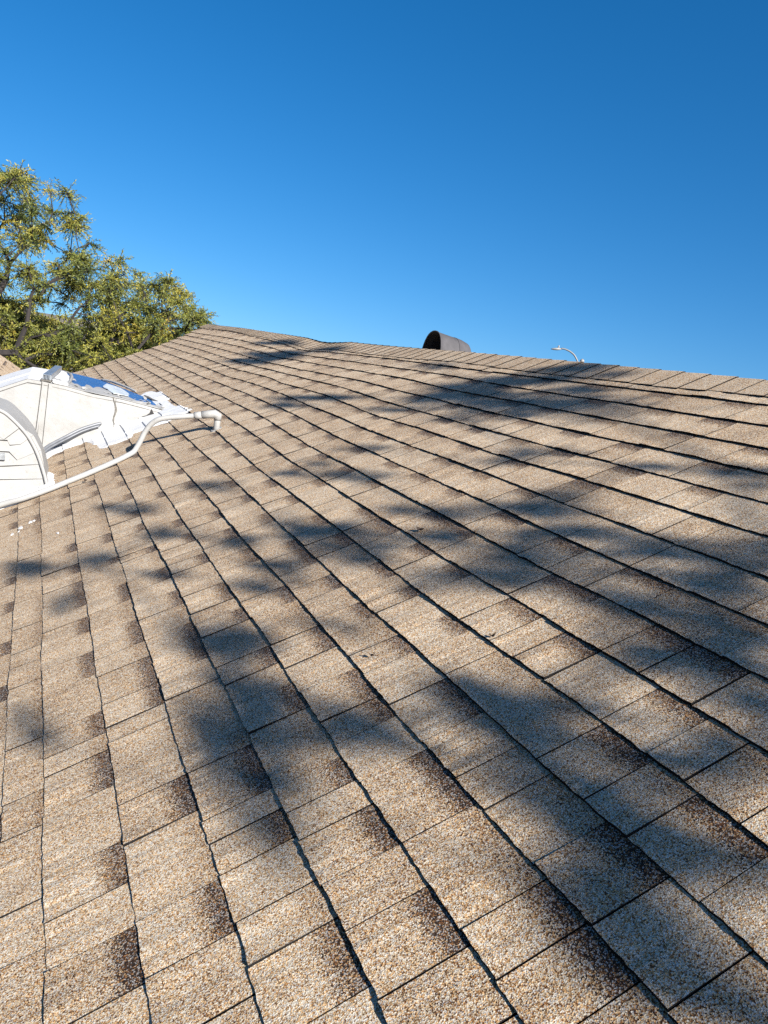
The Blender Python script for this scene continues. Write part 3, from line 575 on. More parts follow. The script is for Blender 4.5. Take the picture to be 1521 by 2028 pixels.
def piece_geometry(k, x0, x1, patch, rnd, seg_len):
    """one shingle: a thin slab, butt edge proud and slightly ragged, upper edge tucked under the next course"""
    r = random.Random(int((x0 * 977 + k * 131) * 1000))
    gap = r.choice((0.0008, 0.0012, 0.0016, 0.0021, 0.0028))
    a, b = x0 + gap, x1 - gap * 0.4
    n = max(2, min(16, int((b - a) / seg_len)))
    th = r.uniform(0.0042, 0.0056) if k < 3 else r.uniform(0.0056, 0.0080)
    lift0 = max(0.0, r.uniform(-0.0015, 0.0026))
    skew = r.uniform(-0.0009, 0.0009)
    curl_a, curl_p = r.uniform(0.0, 0.0016), r.uniform(0, 6.28)
    yo = r.uniform(-0.002, 0.002)
    v, at = [], []
    for i in range(n + 1):
        t = i / n
        x = a + (b - a) * t
        yb = line_y(k, x) + yo + r.uniform(-0.0012, 0.0012)
        yt = line_y(k + 1, x) + 0.028 if k < TOP_K else RIDGE_Y - 0.01
        zt = 0.0018 + th + lift0 + skew * (t - 0.5) * 2 + curl_a * math.sin(7 * t + curl_p) + r.uniform(-0.0008, 0.0008)
        dz0, dz1 = deck_z(x, yb), deck_z(x, yt)
        ym = yb + 0.45 * (yt - yb)
        dzm = deck_z(x, ym)
        zend = 0.0010 + 0.0004 * rnd
        zm = zend + (zt - zend) * 0.55
        span = max(0.01, yt - 0.028 - yb)
        v += [W(x, yb, dz0 + zt - th), W(x, yb, dz0 + zt), W(x, ym, dzm + zm), W(x, yt, dz1 + zend)]
        at += [(patch, rnd, 0.0, 1), (patch, rnd, 0.0, 1), (patch, rnd, (ym - yb) / span, 1), (patch, rnd, (yt - yb) / span, 1)]
    f, ef = [], []
    for i in range(n):
        p, q = i * 4, i * 4 + 4
        f += [(p, q, q + 1, p + 1), (p + 1, q + 1, q + 2, p + 2), (p + 2, q + 2, q + 3, p + 3)]
        ef += [1, 0, 0]
    # the two cut ends
    nv = len(v)
    for e in (0, n):
        p = e * 4
        base = len(v)
        v += [v[p + 2] - (W(0, 0, th) - W(0, 0, 0)), v[p + 3] - (W(0, 0, th) - W(0, 0, 0))]
        at += [at[p + 2], at[p + 3]]
        q = (p, p + 1, p + 2, base)
        q2 = (base, p + 2, p + 3, base + 1)
        f += [q, q2] if e else [tuple(reversed(q)), tuple(reversed(q2))]
        ef += [1, 1]
    return v, f, at, ef


house = empty('house', (-4, 1.0, 0), 'house under the low tan asphalt shingle roof that fills the picture', 'house')


def make_deck():
    mb = MB()
    nx = 90
    xs = [X_FAR + (X_NEAR - X_FAR) * i / nx for i in range(nx + 1)]
    ys = [EAVE - 0.02, -1.0, 0.5, 1.7, 1.95, 2.2, 2.4, 2.55, RIDGE_Y]
    vs, fs = [], []
    for x in xs:
        tx = (X_NEAR - x) / (X_NEAR - X_FAR)
        for y in ys:
            xx = X_NEAR - tx * (X_NEAR - x_far(y))
            vs.append(W(xx, y, -0.004 + deck_z(xx, y)))
        r0 = W(X_NEAR - tx * (X_NEAR - x_far(RIDGE_Y)), RIDGE_Y, -0.004 + deck_z(x, RIDGE_Y))
        vs.append(Vector((x, r0.y + 4.3, r0.z - 2.15)))
    m = len(ys) + 1
    for i in range(nx):
        for j in range(m - 1):
            fs.append((i * m + j, (i + 1) * m + j, (i + 1) * m + j + 1, i * m + j + 1))
    # underside
    base = len(vs)
    for x in (X_FAR, X_NEAR):
        r0 = W(x, RIDGE_Y, -0.13)
        vs += [W(x, EAVE - 0.02, -0.13), r0, Vector((x, r0.y + 4.3, r0.z - 2.15))]
    fs += [(base, base + 1, base + 4, base + 3), (base + 1, base + 2, base + 5, base + 4)]
    mb.add(vs, fs)
    return mb.build('roof', M_FELT, house)


roof = make_deck()


def make_house_body():
    mb = MB()
    e0 = W(0, EAVE + 0.45, -0.14)
    r0 = W(0, RIDGE_Y, -0.14)
    y0, y1 = e0.y, 2 * r0.y - e0.y
    prof = [(y0, 0), (y1, 0), (y1, e0.z), (r0.y, r0.z), (y0, e0.z)]
    mb.prism([Vector((X_FAR + 0.3, y, z)) for y, z in prof], (X_NEAR - X_FAR - 0.6, 0, 0))
    mb.build('wall', M_STUCCO, house)
    for x in (X_FAR + 0.012, X_NEAR - 0.036):
        b = MB()
        lo = Vector((0, 0, -0.14))
        st = [EAVE, 1.5, 1.8, 2.1, 2.4, RIDGE_Y] if x < 0 else [EAVE, RIDGE_Y]
        pp = [W((x_far(y) + 0.012) if x < 0 else x, y, -0.012) for y in st]
        for a, c in zip(pp[:-1], pp[1:]):
            b.prism([a, c, c + lo, a + lo], (0.024, 0, 0))
        c = pp[-1]
        d = Vector((x, c.y + 4.28, c.z - 2.14))
        b.prism([c, d, d + lo, c + lo], (0.024, 0, 0))
        b.build('rake_board', M_TRIM, house)


make_house_body()

CAM_POS = cam.matrix_world.translation.copy()
CAM_INV = cam.matrix_world.inverted()
HALF_W = 0.5 * 1521 / 1486.255
HALF_H = 0.5 * 2028 / 1486.255


def seen_size(p):
    q = CAM_INV @ p
    if q.z > -0.05:
        return 0.0
    if abs(q.x / q.z) > HALF_W * 1.06 or abs(q.y / q.z) > HALF_H * 1.04:
        return 0.0
    return 1.0 / (q.z * q.z)


def make_shingles():
    pieces = []
    for k in range(-17, TOP_K + 1):
        s = course_seams(k)
        pts = PATCHES.get(k, [])
        lo = min(SEAMS[k]) if k in SEAMS else 1e9
        hi = max(SEAMS[k]) if k in SEAMS else -1e9
        last = False
        r = random.Random(900 + k)
        for x0, x1 in zip(s[:-1], s[1:]):
            if x1 - x0 < 0.02:
                continue
            xm = 0.5 * (x0 + x1)
            measured = lo - 0.01 <= x0 and x1 <= hi + 0.2
            if any(x0 <= p < x1 for p in pts):
                patch = r.uniform(0.8, 1.0)
            elif measured:
                patch = r.choice((0.0, 0.0, 0.1, 0.3))
            else:
                patch = r.uniform(0.65, 1.0) if (x1 - x0 < 0.16 and not last) else r.choice((0, 0, 0.15))
            last = patch > 0.5
            rnd = r.random()
            yc = 0.5 * (line_y(k, xm) + line_y(k + 1, xm))
            q = W(xm, yc)
            d = (q - CAM_POS)
            cosn = abs(d.normalized().dot(W(0, 0, 1) - W(0, 0, 0)))
            pieces.append((seen_size(q) * (x1 - x0) * cosn, k, x0, x1, patch, rnd, d.length))
    pieces.sort(key=lambda p: -p[0])
    sv, sf, sa, se = [], [], [], []
    for i, (sc, k, x0, x1, patch, rnd, dist) in enumerate(pieces):
        seg = 0.011 if dist < 2.2 else 0.018 if dist < 4 else 0.04
        v, f, at, ef = piece_geometry(k, x0, x1, patch, rnd, seg)
        if i < 299 and sc > 0:
            o = link_mesh('shingle', v, f, M_SHINGLE, roof, attr=at, edge_faces=ef)
        else:
            n = len(sv)
            sv += v
            sf += [tuple(q + n for q in t) for t in f]
            sa += at
            se += ef
    o = link_mesh('shingles', sv, sf, M_SHINGLE, roof, attr=sa, edge_faces=se)
    o['kind'] = 'stuff'


make_shingles()


def make_ridge():
    """cap shingles folded over the ridge, each lapping the next one towards the far end"""
    r = random.Random(77)
    x = X_FAR - 1.01
    i = 0
    far_dir = Vector((0, CP, -SP))
    while x < X_NEAR:
        step = r.uniform(0.122, 0.142)
        x0, x1 = x, min(x + step + 0.03, X_NEAR)
        ye = np.interp(0.5 * (x0 + x1), [p[0] for p in CAP_EDGE], [p[1] for p in CAP_EDGE]) + r.uniform(-0.003, 0.003)
        hi, lo = 0.0135 + r.uniform(0, 0.002), 0.0095
        th = 0.005
        v, at, f = [], [], []
        rnd = r.random()
        cols = []
        for t in (0.0, 0.5, 1.0):
            xx = x0 + (x1 - x0) * t
            # the near edge (x1) is the exposed butt, proud of the one below it
            z = lo + (hi - lo) * t
            sag = ridge_sag(xx)
            top = W(xx, RIDGE_Y - 0.006, z + sag)
            mid = W(xx, (ye + RIDGE_Y) / 2 - 0.01, z + deck_z(xx, (ye + RIDGE_Y) / 2))
            edge = W(xx, ye, z + deck_z(xx, ye))
            apex = Vector((xx, W(0, RIDGE_Y, 0).y, top.z + 0.002))
            fm = Vector((xx, top.y + 0.02, top.z - 0.004))
            fe = Vector((xx, top.y + 0.15, top.z - 0.062))
            n_near = W(0, 0, th) - W(0, 0, 0)
            n_far = Vector((0, SP, CP)) * th
            ring = [edge - n_near, edge, mid, top, apex, fm, fe, fe - n_far, apex - Vector((0, 0, th)), mid - n_near]
            cols.append(len(v))
            v += ring
            at += [(0, rnd, 0.3, 1)] * len(ring)
        for c0, c1 in zip(cols[:-1], cols[1:]):
            for j in range(7):
                f.append((c0 + j, c1 + j, c1 + j + 1, c0 + j + 1))
        c = cols[-1]
        ne = len(f)
        f += [(c, c + 9, c + 2, c + 1), (c + 9, c + 8, c + 4, c + 3), (c + 9, c + 3, c + 2), (c + 8, c + 7, c + 6), (c + 8, c + 6, c + 5), (c + 8, c + 5, c + 4)]
        ef = [1 if (j % 7 == 0 and j < ne) or j >= ne else 0 for j in range(len(f))]
        link_mesh('ridge_shingle', v, f, M_SHINGLE, roof, attr=at, edge_faces=ef)
        x += step
        i += 1


make_ridge()

# ------------------------------------------------------------------ the parallel roof at the left edge
def make_wing():
    t = empty('house', U(-15, -2.5, -Z0), 'neighbouring house whose plain tan roof slope peeks in at the left edge below the trees', 'house')
    xa, xb = -16.0, -12.6
    sl = 0.583
    y0, z0 = -0.725, 0.05          # a point of the far rake

    def zz(y):
        return z0 - (y - y0) * sl
    yr, ye = -3.6, 0.0
    prof = [(ye, zz(ye)), (yr, zz(yr)), (2 * yr - ye, zz(ye))]
    mb = MB()
    lo = -0.12
    for (a, b) in ((0, 1), (1, 2)):
        p = [U(xa, *prof[a]), U(xa, *prof[b]), U(xa, prof[b][0], prof[b][1] + lo), U(xa, prof[a][0], prof[a][1] + lo)]
        mb.prism(p, (xb - xa, 0, 0))
    rf = mb.build('roof', M_FELT, t)
    # courses of shingles on the slope that faces us
    r = random.Random(5)
    ln = math.hypot(1, sl)
    ny, nz = sl / ln, 1 / ln
    sv, sf, sa = [], [], []
    y = ye
    k = 0
    count = 0
    while y > yr + 0.02:
        y1 = max(y - E / ln, yr)
        x = xa - 0.01
        while x < xb:
            x1 = min(x + r.uniform(0.14, 0.3), xb)
            rnd = r.random()
            pa = 1.0 if r.random() < 0.3 else 0.0
            h = 0.010
            vs = [U(x + .001, y + ny * .003, zz(y) + .003), U(x1 - .001, y + ny * .003, zz(y) + .003),
                  U(x1 - .001, y + ny * h, zz(y) + nz * h), U(x + .001, y + ny * h, zz(y) + nz * h),
                  U(x1 - .001, y1 + ny * .003, zz(y1) + nz * .003), U(x + .001, y1 + ny * .003, zz(y1) + nz * .003)]
            fs = [(1, 0, 3, 2), (2, 3, 5, 4)]
            at = [(pa, rnd, 0, 1)] * 4 + [(pa, rnd, 1, 1)] * 2
            n = len(sv)
            sv += vs
            sf += [tuple(q + n for q in g) for g in fs]
            sa += at
            x = x1
        y = y1
        k += 1
    o = link_mesh('shingles', sv, sf, M_SHINGLE, rf, attr=sa)
    o['kind'] = 'stuff'
    wb = MB()
    pr = [(ye - 0.3, -Z0), (2 * yr - ye + 0.3, -Z0), (2 * yr - ye + 0.3, zz(ye) - 0.14), (yr, zz(yr) - 0.3), (ye - 0.3, zz(ye) - 0.14)]
    wb.prism([U(xa + 0.2, a, b) for a, b in pr], (xb - xa - 0.4, 0, 0))
    wb.build('wall', M_STUCCO, t)


make_wing()

# ------------------------------------------------------------------ white coated air duct
def make_duct():
    r = random.Random(3)
    t = empty('air_duct', U(-6.4, 0.2, 0.1), 'white coated metal air duct with peeling top running into the roof slope', 'air duct')
    XF = -5.96
    front = [(-1.3, -0.02), (-0.312, 0.433), (-0.219, 0.482), (-0.141, 0.521), (-0.042, 0.518), (0.110, 0.503), (0.301, 0.473), (0.497, 0.462), (0.681, 0.436), (0.79, 0.418), (0.86, 0.412)]

    def top_at(y):
        return float(np.interp(y, [p[0] for p in front], [p[1] for p in front]))

    # front panels between the standing seams, each with a slightly buckled face
    for i, (a, b) in enumerate([(-1.3, -0.05), (-0.05, 0.460), (0.460, 0.86)]):
        ys = sorted(set([a, b] + [p[0] for p in front if a < p[0] < b] + list(np.linspace(a, b, 10))))
        off = (0.0, 0.005, 0.001)[i]
        vs, fs = [], []
        nz = 6
        for y in ys:
            yy = y + (0.0015 if y == a else -0.0015 if y == b else 0)
            zt, zb = top_at(y) - 0.002, min(0.5 * y - 0.02, top_at(y) - 0.01)
            for j in range(nz + 1):
                s = j / nz
                bulge = 0.006 * math.sin(math.pi * s) * math.sin(math.pi * (y - a) / (b - a)) + 0.0015 * math.sin(23 * y + 9 * s)
                vs.append(U(XF + off + bulge, yy, zt + (zb - zt) * s))
        n = nz + 1
        for p in range(len(ys) - 1):
            for j in range(nz):
                fs.append((p * n + j, p * n + j + 1, (p + 1) * n + j + 1, (p + 1) * n + j))
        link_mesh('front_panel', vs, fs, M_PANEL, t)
    MB().prism([U(XF - 0.006, -1.3, -0.05), U(XF - 0.006, -0.141, 0.505), U(XF - 0.006, 0.86, 0.40), U(XF - 0.006, 0.80, 0.36), U(XF - 0.006, -1.3, -0.68)], (-0.006, 0, 0)).build('backing_sheet', M_CRACK, t)
    # folded edge running along the top of the face, and upright folds of sheet metal
    mb = MB()
    for (a, b) in zip(front[:-1], front[1:]):
        mb.prism([U(XF + 0.006, a[0], a[1] - 0.026), U(XF + 0.006, b[0], b[1] - 0.026), U(XF + 0.006, b[0], b[1] - 0.023), U(XF + 0.006, a[0], a[1] - 0.023)], (0.0015, 0, 0))
    mb.build('top_crease', M_CRACK, t)
    for (ya, za, yb, zb, w) in ((-0.045, 0.508, -0.069, 0.0, 0.010), (-0.002, 0.506, -0.014, 0.0, 0.024)):
        MB().prism([U(XF + 0.009, ya, za), U(XF + 0.009, ya + w, za), U(XF + 0.009, yb + w, zb), U(XF + 0.009, yb, zb)], (0.011, 0, 0)).build('seam_fold', M_PANEL, t)
        MB().prism([U(XF + 0.008, ya - 0.004, za), U(XF + 0.008, ya, za), U(XF + 0.008, yb, zb), U(XF + 0.008, yb - 0.003, zb)], (0.003, 0, 0)).build('seam_gap', M_CRACK, t)
    ck = [(0.440, 0.470), (0.446, 0.447), (0.458, 0.419), (0.463, 0.40), (0.469, 0.375), (0.464, 0.352), (0.458, 0.324), (0.454, 0.30), (0.459, 0.282), (0.468, 0.27)]
    mb = MB()
    for i, (a, b) in enumerate(zip(ck[:-1], ck[1:])):
        w = (0.003, 0.004, 0.005, 0.007, 0.007, 0.006, 0.004, 0.003, 0.002)[i]
        mb.prism([U(XF + 0.009, a[0] - w, a[1]), U(XF + 0.009, a[0] + w, a[1]), U(XF + 0.009, b[0] + w, b[1]), U(XF + 0.009, b[0] - w, b[1])], (0.003, 0, 0))
    mb.build('crack', M_CRACK, t)
    te0 = [(0.678, 0.357), (0.698, 0.366), (0.712, 0.380), (0.720, 0.405), (0.731, 0.385), (0.742, 0.374), (0.760, 0.370), (0.755, 0.355), (0.735, 0.350), (0.713, 0.344), (0.690, 0.350)]
    te = [(0.72 + (y - 0.72) * 1.5, 0.374 + (z - 0.374) * 1.4) for y, z in te0]
    MB().prism([U(XF + 0.010, y, z) for y, z in te], (0.006, 0, 0)).build('tear', M_DARK, t)

    # top surfaces: coated up to the channel, bare blue steel beyond it
    def skin(fr, bk, name, mat, dz=0.0, wave=0.006, n=5):
        vs, fs = [], []
        for (fy, fz), (bx, by, bz) in zip(fr, bk):
            for q in range(n):
                s = q / (n - 1)
                vs.append(U(XF - 0.001 + (bx - XF) * s, fy + (by - fy) * s, fz + (bz - fz) * s + dz + wave * math.sin(math.pi * s)))
        for i in range(len(fr) - 1):
            for q in range(n - 1):
                fs.append((i * n + q, i * n + q + 1, (i + 1) * n + q + 1, (i + 1) * n + q))
        return link_mesh(name, vs, fs, mat, t)
    fr1 = [(-1.3, -0.02), (-0.312, 0.433), (-0.219, 0.482), (-0.141, 0.521), (-0.042, 0.518), (0.02, 0.512)]
    bk1 = [(-7.1, -1.35, -0.05), (-7.29, -0.36, 0.402), (-7.32, -0.25, 0.455), (-7.36, -0.12, 0.512), (-7.41, 0.0, 0.505), (-7.45, 0.06, 0.503)]
    skin(fr1, bk1, 'coated_top', M_COAT)
    for s in (0.33, 0.36):
        pts = [U(XF + (b[0] - XF) * s, f[0] + (b[1] - f[0]) * s, f[1] + (b[2] - f[1]) * s + 0.007) for f, b in zip(fr1[:-1], bk1[:-1])]
        if s == 0.33:
            MB().tube(pts, 0.005, 5).build('top_fold', M_COAT, t)
        else:
            MB().tube(pts, 0.0035, 5).build('fold_gap', M_CRACK, t)
    fr2 = [(0.021, 0.512), (0.110, 0.503), (0.301, 0.473), (0.497, 0.462), (0.681, 0.436), (0.79, 0.418), (0.86, 0.412)]
    bk2 = [(-7.45, 0.061, 0.50), (-7.66, 0.20, 0.488), (-7.50, 0.47, 0.470), (-6.95, 0.66, 0.448), (-6.82, 0.755, 0.430), (-6.57, 0.83, 0.418), (-6.3, 0.88, 0.412)]
    skin(fr2, bk2, 'blue_top', M_BLUE, -0.003, 0.0)
    mb = MB()
    bb = bk1 + bk2[1:]
    for p, q in zip(bb[:-1], bb[1:]):
        mb.add([U(p[0], p[1], p[2] - 0.002), U(q[0], q[1], q[2] - 0.002), U(q[0], q[1], min(0.5 * q[1], q[2]) - 0.05), U(p[0], p[1], min(0.5 * p[1], p[2]) - 0.05)], [(0, 1, 2, 3)])
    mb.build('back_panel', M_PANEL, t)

    # what is left of the coating on the blue top
    def sheet(pts, z, th, name, mat, curl=0.0):
        ring = []
        for i in range(len(pts)):
            a, b = pts[i], pts[(i + 1) % len(pts)]
            m = max(1, int(math.hypot(a[0] - b[0], (a[1] - b[1]) * 2) / 0.09))
            for j in range(m):
                s = j / m
                ring.append((a[0] + (b[0] - a[0]) * s + (r.uniform(-.02, .02) if j else 0), a[1] + (b[1] - a[1]) * s + (r.uniform(-.008, .008) if j else 0)))
        p = [U(x, y, top_at(y) + z + curl * r.uniform(0, 1)) for x, y in ring]
        return MB().prism(p, (0, 0, -th)).build(name, mat, t)
    inner = []
    for i, y in enumerate(np.linspace(0.84, 0.03, 34)):
        w = 0.22 + 0.16 * r.random() + (0.20 if 0.26 < y < 0.40 else 0.0) + (0.26 if 0.44 < y < 0.56 else 0.0) + (0.06 if y < 0.2 else 0)
        inner.append((XF - w * (0.45 if y > 0.58 else 1.0), float(y)))
    pts = [U(XF + 0.007, float(y), top_at(float(y)) + 0.006) for y in np.linspace(0.03, 0.84, 18)] + [U(x, y, top_at(y) + 0.006 + 0.010 * r.random()) for x, y in inner]
    MB().prism(pts, (0, 0, -0.005)).build('peeling_coat', M_PANEL, t)
    sheet([(-5.955, 0.021), (-5.955, 0.125), (-6.4, 0.15), (-6.9, 0.17), (-7.3, 0.15), (-7.44, 0.06)], 0.010, 0.006, 'peeling_coat', M_COAT, 0.006)
    MB().tube(smooth_path([U(-6.1, 0.13, 0.508), U(-6.5, 0.165, 0.522), U(-6.9, 0.178, 0.516), U(-7.25, 0.165, 0.512), U(-7.42, 0.08, 0.51)], 3), [0.006, 0.008, 0.012, 0.010, 0.014, 0.012, 0.011, 0.013, 0.010, 0.009, 0.008, 0.007, 0.006], 6).build('peeling_coat', M_PANEL, t)
    # grey foil flap across the middle, the rolled sheet behind it, the tarred end
    sheet([(-6.12, 0.45), (-6.6, 0.41), (-7.05, 0.47), (-6.95, 0.58), (-6.5, 0.60), (-6.2, 0.575)], 0.012, 0.003, 'foil_flap', M_FOIL, 0.008)
    MB().tube(smooth_path([U(-7.46, 0.455, 0.475), U(-7.3, 0.53, 0.482), U(-7.05, 0.625, 0.474), U(-6.88, 0.70, 0.458)], 3), [0.006, 0.011, 0.012, 0.010, 0.013, 0.012, 0.010, 0.012, 0.011, 0.006], 6).build('rolled_sheet', M_PANEL, t)
    MB().tube(smooth_path([U(-6.80, 0.765, 0.434), U(-6.55, 0.83, 0.424), U(-6.3, 0.865, 0.420), U(-6.0, 0.86, 0.416)], 3), [0.008, 0.014, 0.009, 0.011, 0.013, 0.009, 0.012, 0.010, 0.009, 0.006], 6).build('tar_edge', M_CRACK, t)
    mb = MB()
    for i in range(55):
        y = r.uniform(0.06, 0.84)
        x = XF - abs(r.gauss(0.12, 0.14)) if r.random() < 0.7 else XF - r.uniform(0.1, 0.9)
        s = r.uniform(0.008, 0.026)
        c = U(x, y, top_at(y) + r.uniform(0.004, 0.016))
        m = Matrix.Rotation(r.uniform(0, 6.28), 3, 'Z') @ Matrix.Rotation(r.uniform(-0.9, 0.9), 3, 'X')
        mb.prism([c + m @ Vector((s * r.uniform(0.6, 1.5) * math.cos(a), s * r.uniform(0.5, 1) * math.sin(a), 0)) for a in (0, 1.2, 2.3, 3.5, 4.8)], (0, 0, 0.0025))
    o = mb.build('coating_flakes', M_PANEL, t)
    o['kind'] = 'stuff'
    brushed_coat(COAT_OUTLINE, t, r)
    return t


def surface_z(x, y):
    """height of the stepped shingle surface above the deck plane"""
    k = int(math.floor(y / E)) + 1
    while line_y(k, x) > y:
        k -= 1
    yb, yt = line_y(k, x), line_y(k + 1, x)
    f = (y - yb) / max(0.02, yt - yb)
    return 0.0025 + 0.0085 * max(0.0, 1 - f)


def brushed_coat(outline, parent, r, thick=0.0045):
    """thick white coating brushed over the shingles: follows every step of the courses"""
    ring = []
    for i in range(len(outline)):
        a, b = outline[i], outline[(i + 1) % len(outline)]
        m = max(1, int(math.hypot(a[0] - b[0], a[1] - b[1]) / 0.018))
        for j in range(m):
            s = j / m
            ring.append(Vector((a[0] + (b[0] - a[0]) * s + r.uniform(-.005, .005), a[1] + (b[1] - a[1]) * s + r.uniform(-.006, .006))))
    n = len(ring)
    x0, x1 = min(p.x for p in ring), max(p.x for p in ring)
    y0, y1 = min(p.y for p in ring), max(p.y for p in ring)
    pts = list(ring)
    for ix in range(int((x1 - x0) / 0.045) + 1):
        x = x0 + ix * 0.045
        for k in range(-6, TOP_K):
            yb = line_y(k, x)
            for dy in (-0.003, 0.002, 0.06):
                if y0 < yb + dy < y1:
                    pts.append(Vector((x + r.uniform(-.008, .008), yb + dy)))
    from mathutils.geometry import delaunay_2d_cdt
    vo, _, fo, *_ = delaunay_2d_cdt(pts, [], [list(range(n))], 1, 1e-5)
    on_ring = {(round(p.x, 4), round(p.y, 4)) for p in ring}
    vs = []
    for p in vo:
        h = -0.002 if (round(p.x, 4), round(p.y, 4)) in on_ring else thick + r.uniform(0, 0.0015)
        vs.append(W(p.x, p.y, surface_z(p.x, p.y) + h + deck_z(p.x, p.y)))
    return link_mesh('roof_coating', vs, [tuple(f) for f in fo], M_COAT, parent)


make_duct()


def make_elbow():
    r = random.Random(8)
    t = empty('duct_elbow', U(-5.0, -0.2, 0.0), 'white painted segmented duct elbow with cracked seams at the left edge', 'duct elbow')
    XC = -4.75
    for i, poly in enumerate(ELBOW_PANELS):
        off = i * 0.0045
        cy = sum(p[0] for p in poly) / len(poly)
        cz = sum(p[1] for p in poly) / len(poly)
        pts = []
        for (y, z) in poly:
            d = math.hypot(y - cy, z - cz)
            k = 1 - 0.0042 / max(d, 0.01)
            pts.append(U(XC + off * (-1 if i == 0 else 1) * 0.6, cy + (y - cy) * k, cz + (z - cz) * k))
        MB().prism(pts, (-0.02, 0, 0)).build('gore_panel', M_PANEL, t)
    # dark caulk behind the seams
    allp = [U(XC - 0.006, y, z) for y, z in [(-0.41, 0.466), (-0.26, 0.422), (-0.208, 0.39), (-0.142, 0.326), (-0.098, 0.272), (-0.053, 0.19), (-0.012, 0.078), (0.004, 0.02), (-0.05, -0.03), (-0.40, -0.19)]]
    MB().prism(allp, (-0.01, 0, 0)).build('backing_sheet', M_CRACK, t)
    # curved heel sheet with a raised flange at the cheek
    prof = smooth_path([Vector((0, y, z)) for y, z in [(-0.9, 0.50), (-0.411, 0.476), (-0.259, 0.428), (-0.206, 0.397), (-0.137, 0.333), (-0.094, 0.279), (-0.048, 0.195), (-0.005, 0.079), (0.013, 0.015)]], 4)
    back = smooth_path([Vector((0, y, z)) for y, z in [(-0.9, 0.50), (-0.44, 0.470), (-0.276, 0.436), (-0.218, 0.415), (-0.145, 0.353), (-0.084, 0.284), (-0.034, 0.193), (0.001, 0.113), (0.030, 0.01)]], 4)
    vs, fs = [], []
    n = len(prof)
    for p, q in zip(prof, back):
        for s in (0.0, 0.25, 0.5, 0.75, 1.0):
            m = p.lerp(q, s)
            vs.append(U(XC + 0.004 + (-0.55) * s, m.y, m.z))
    for i in range(n - 1):
        for j in range(4):
            fs.append((i * 5 + j, (i + 1) * 5 + j, (i + 1) * 5 + j + 1, i * 5 + j + 1))
    link_mesh('heel_sheet', vs, fs, M_PANEL, t, smooth=True)
    mb = MB()
    rim = [U(XC + 0.012, p.y, p.z) for p in prof]
    mb.tube(rim, 0.011, 6)
    mb.build('flange', M_PANEL, t, True)
    MB().prism([U(XC, y, z) for y, z in [(-0.9, 0.492), (-0.413, 0.468), (-0.405, -0.20), (-0.9, -0.45)]], (-0.02, 0, 0)).build('side_panel', M_PANEL, t)
    MB().prism([U(XC - 0.021, -0.9, 0.492), U(-5.30, -0.9, 0.492), U(-5.30, -0.9, -0.45), U(XC - 0.021, -0.9, -0.45)], (0, 0.012, 0)).build('end_panel', M_PANEL, t)
    # back cheek closes the box
    MB().prism([U(-5.30, p.y, p.z) for p in back] + [U(-5.30, -0.9, -0.45)], (0.012, 0, 0)).build('back_cheek', M_PANEL, t)
    brushed_coat(SKIRT_OUTLINE, t, r, 0.012)
    for (x, y, q) in SPATTER:
        mb = [(x + q * r.uniform(0.6, 1.3) * math.cos(a), y + 0.5 * q * r.uniform(0.6, 1.3) * math.sin(a)) for a in (0, 0.9, 1.8, 2.7, 3.6, 4.5, 5.4)]
        MB().prism([W(px, py, surface_z(px, py) + 0.002) for px, py in mb], W(0, 0, -0.003) - W(0, 0, 0)).build('paint_spatter', M_COAT, t)
    MB().prism([U(-4.722, y, z) for y, z in [(-0.30, 0.185), (-0.218, 0.188), (-0.215, 0.151), (-0.30, 0.146)]], (-0.03, 0, 0)).build('bracket', M_GALV, t)
    return t


make_elbow()


def make_channel():
    t = empty('steel_channel', U(-6.4, 0.02, 0.55), 'loose galvanised steel channel lying across the top of the white duct', 'steel channel')
    a, b = Vector(U(-5.95, -0.047, 0.532)), Vector(U(-7.2, 0.055, 0.527))
    d = (b - a).normalized()
    s = Vector((-d.y, d.x, 0))
    if s.y < 0:
        s = -s
    w, h, th = 0.054, 0.036, 0.003
    up = Vector((0, 0, 1))
    MB().prism([a + up * h, a + s * w + up * h, a + s * w + up * (h - th), a + up * (h - th)], b - a).build('web', M_GALV, t)
    for o in (0.0, w - th):
        MB().prism([a + s * o, a + s * (o + th), a + s * (o + th) + up * (h - th - 0.0005), a + s * o + up * (h - th - 0.0005)], b - a).build('flange', M_GALV, t)
    mb = MB()
    for i in range(6):
        q = a + s * (0.006 + i * 0.0095) + d * 0.004
        mb.prism([q + up * 0.001, q + s * 0.0035 + up * 0.001, q + s * 0.0035 + up * (h - 0.006), q + up * (h - 0.006)], d * 0.02)
    mb.build('end_ribs', M_GALV, t)
    f = MB()
    f.prism([a - d * 0.0 + s * -0.012 - up * 0.012, a + s * (w + 0.004) - up * 0.012, a + s * (w + 0.004) - up * 0.001, a + s * -0.012 - up * 0.001], d * 0.12)
    f.build('foot_plate', M_CRACK, t)


make_channel()


def make_hose():
    t = empty('drain_hose', U(-5.85, 0.1, 0.2), 'pair of dark grey hoses curving out from behind the white elbow against the duct', 'hose')
    p = smooth_path([U(-5.62, -0.15, -0.03), U(-5.75, -0.025, 0.040), U(-5.81, 0.028, 0.082), U(-5.88, 0.135, 0.147), U(-5.915, 0.234, 0.208), U(-5.93, 0.318, 0.247), U(-5.94, 0.372, 0.267)], 7)
    MB().tube(p, 0.0115, 10).build('hose', M_HOSE, t, True)
    q = [v + Vector((0.013, 0.006, -0.014)) for v in p[:-3]]
    MB().tube(q, 0.0075, 8).build('cable', M_HOSE, t, True)
    return t


make_hose()


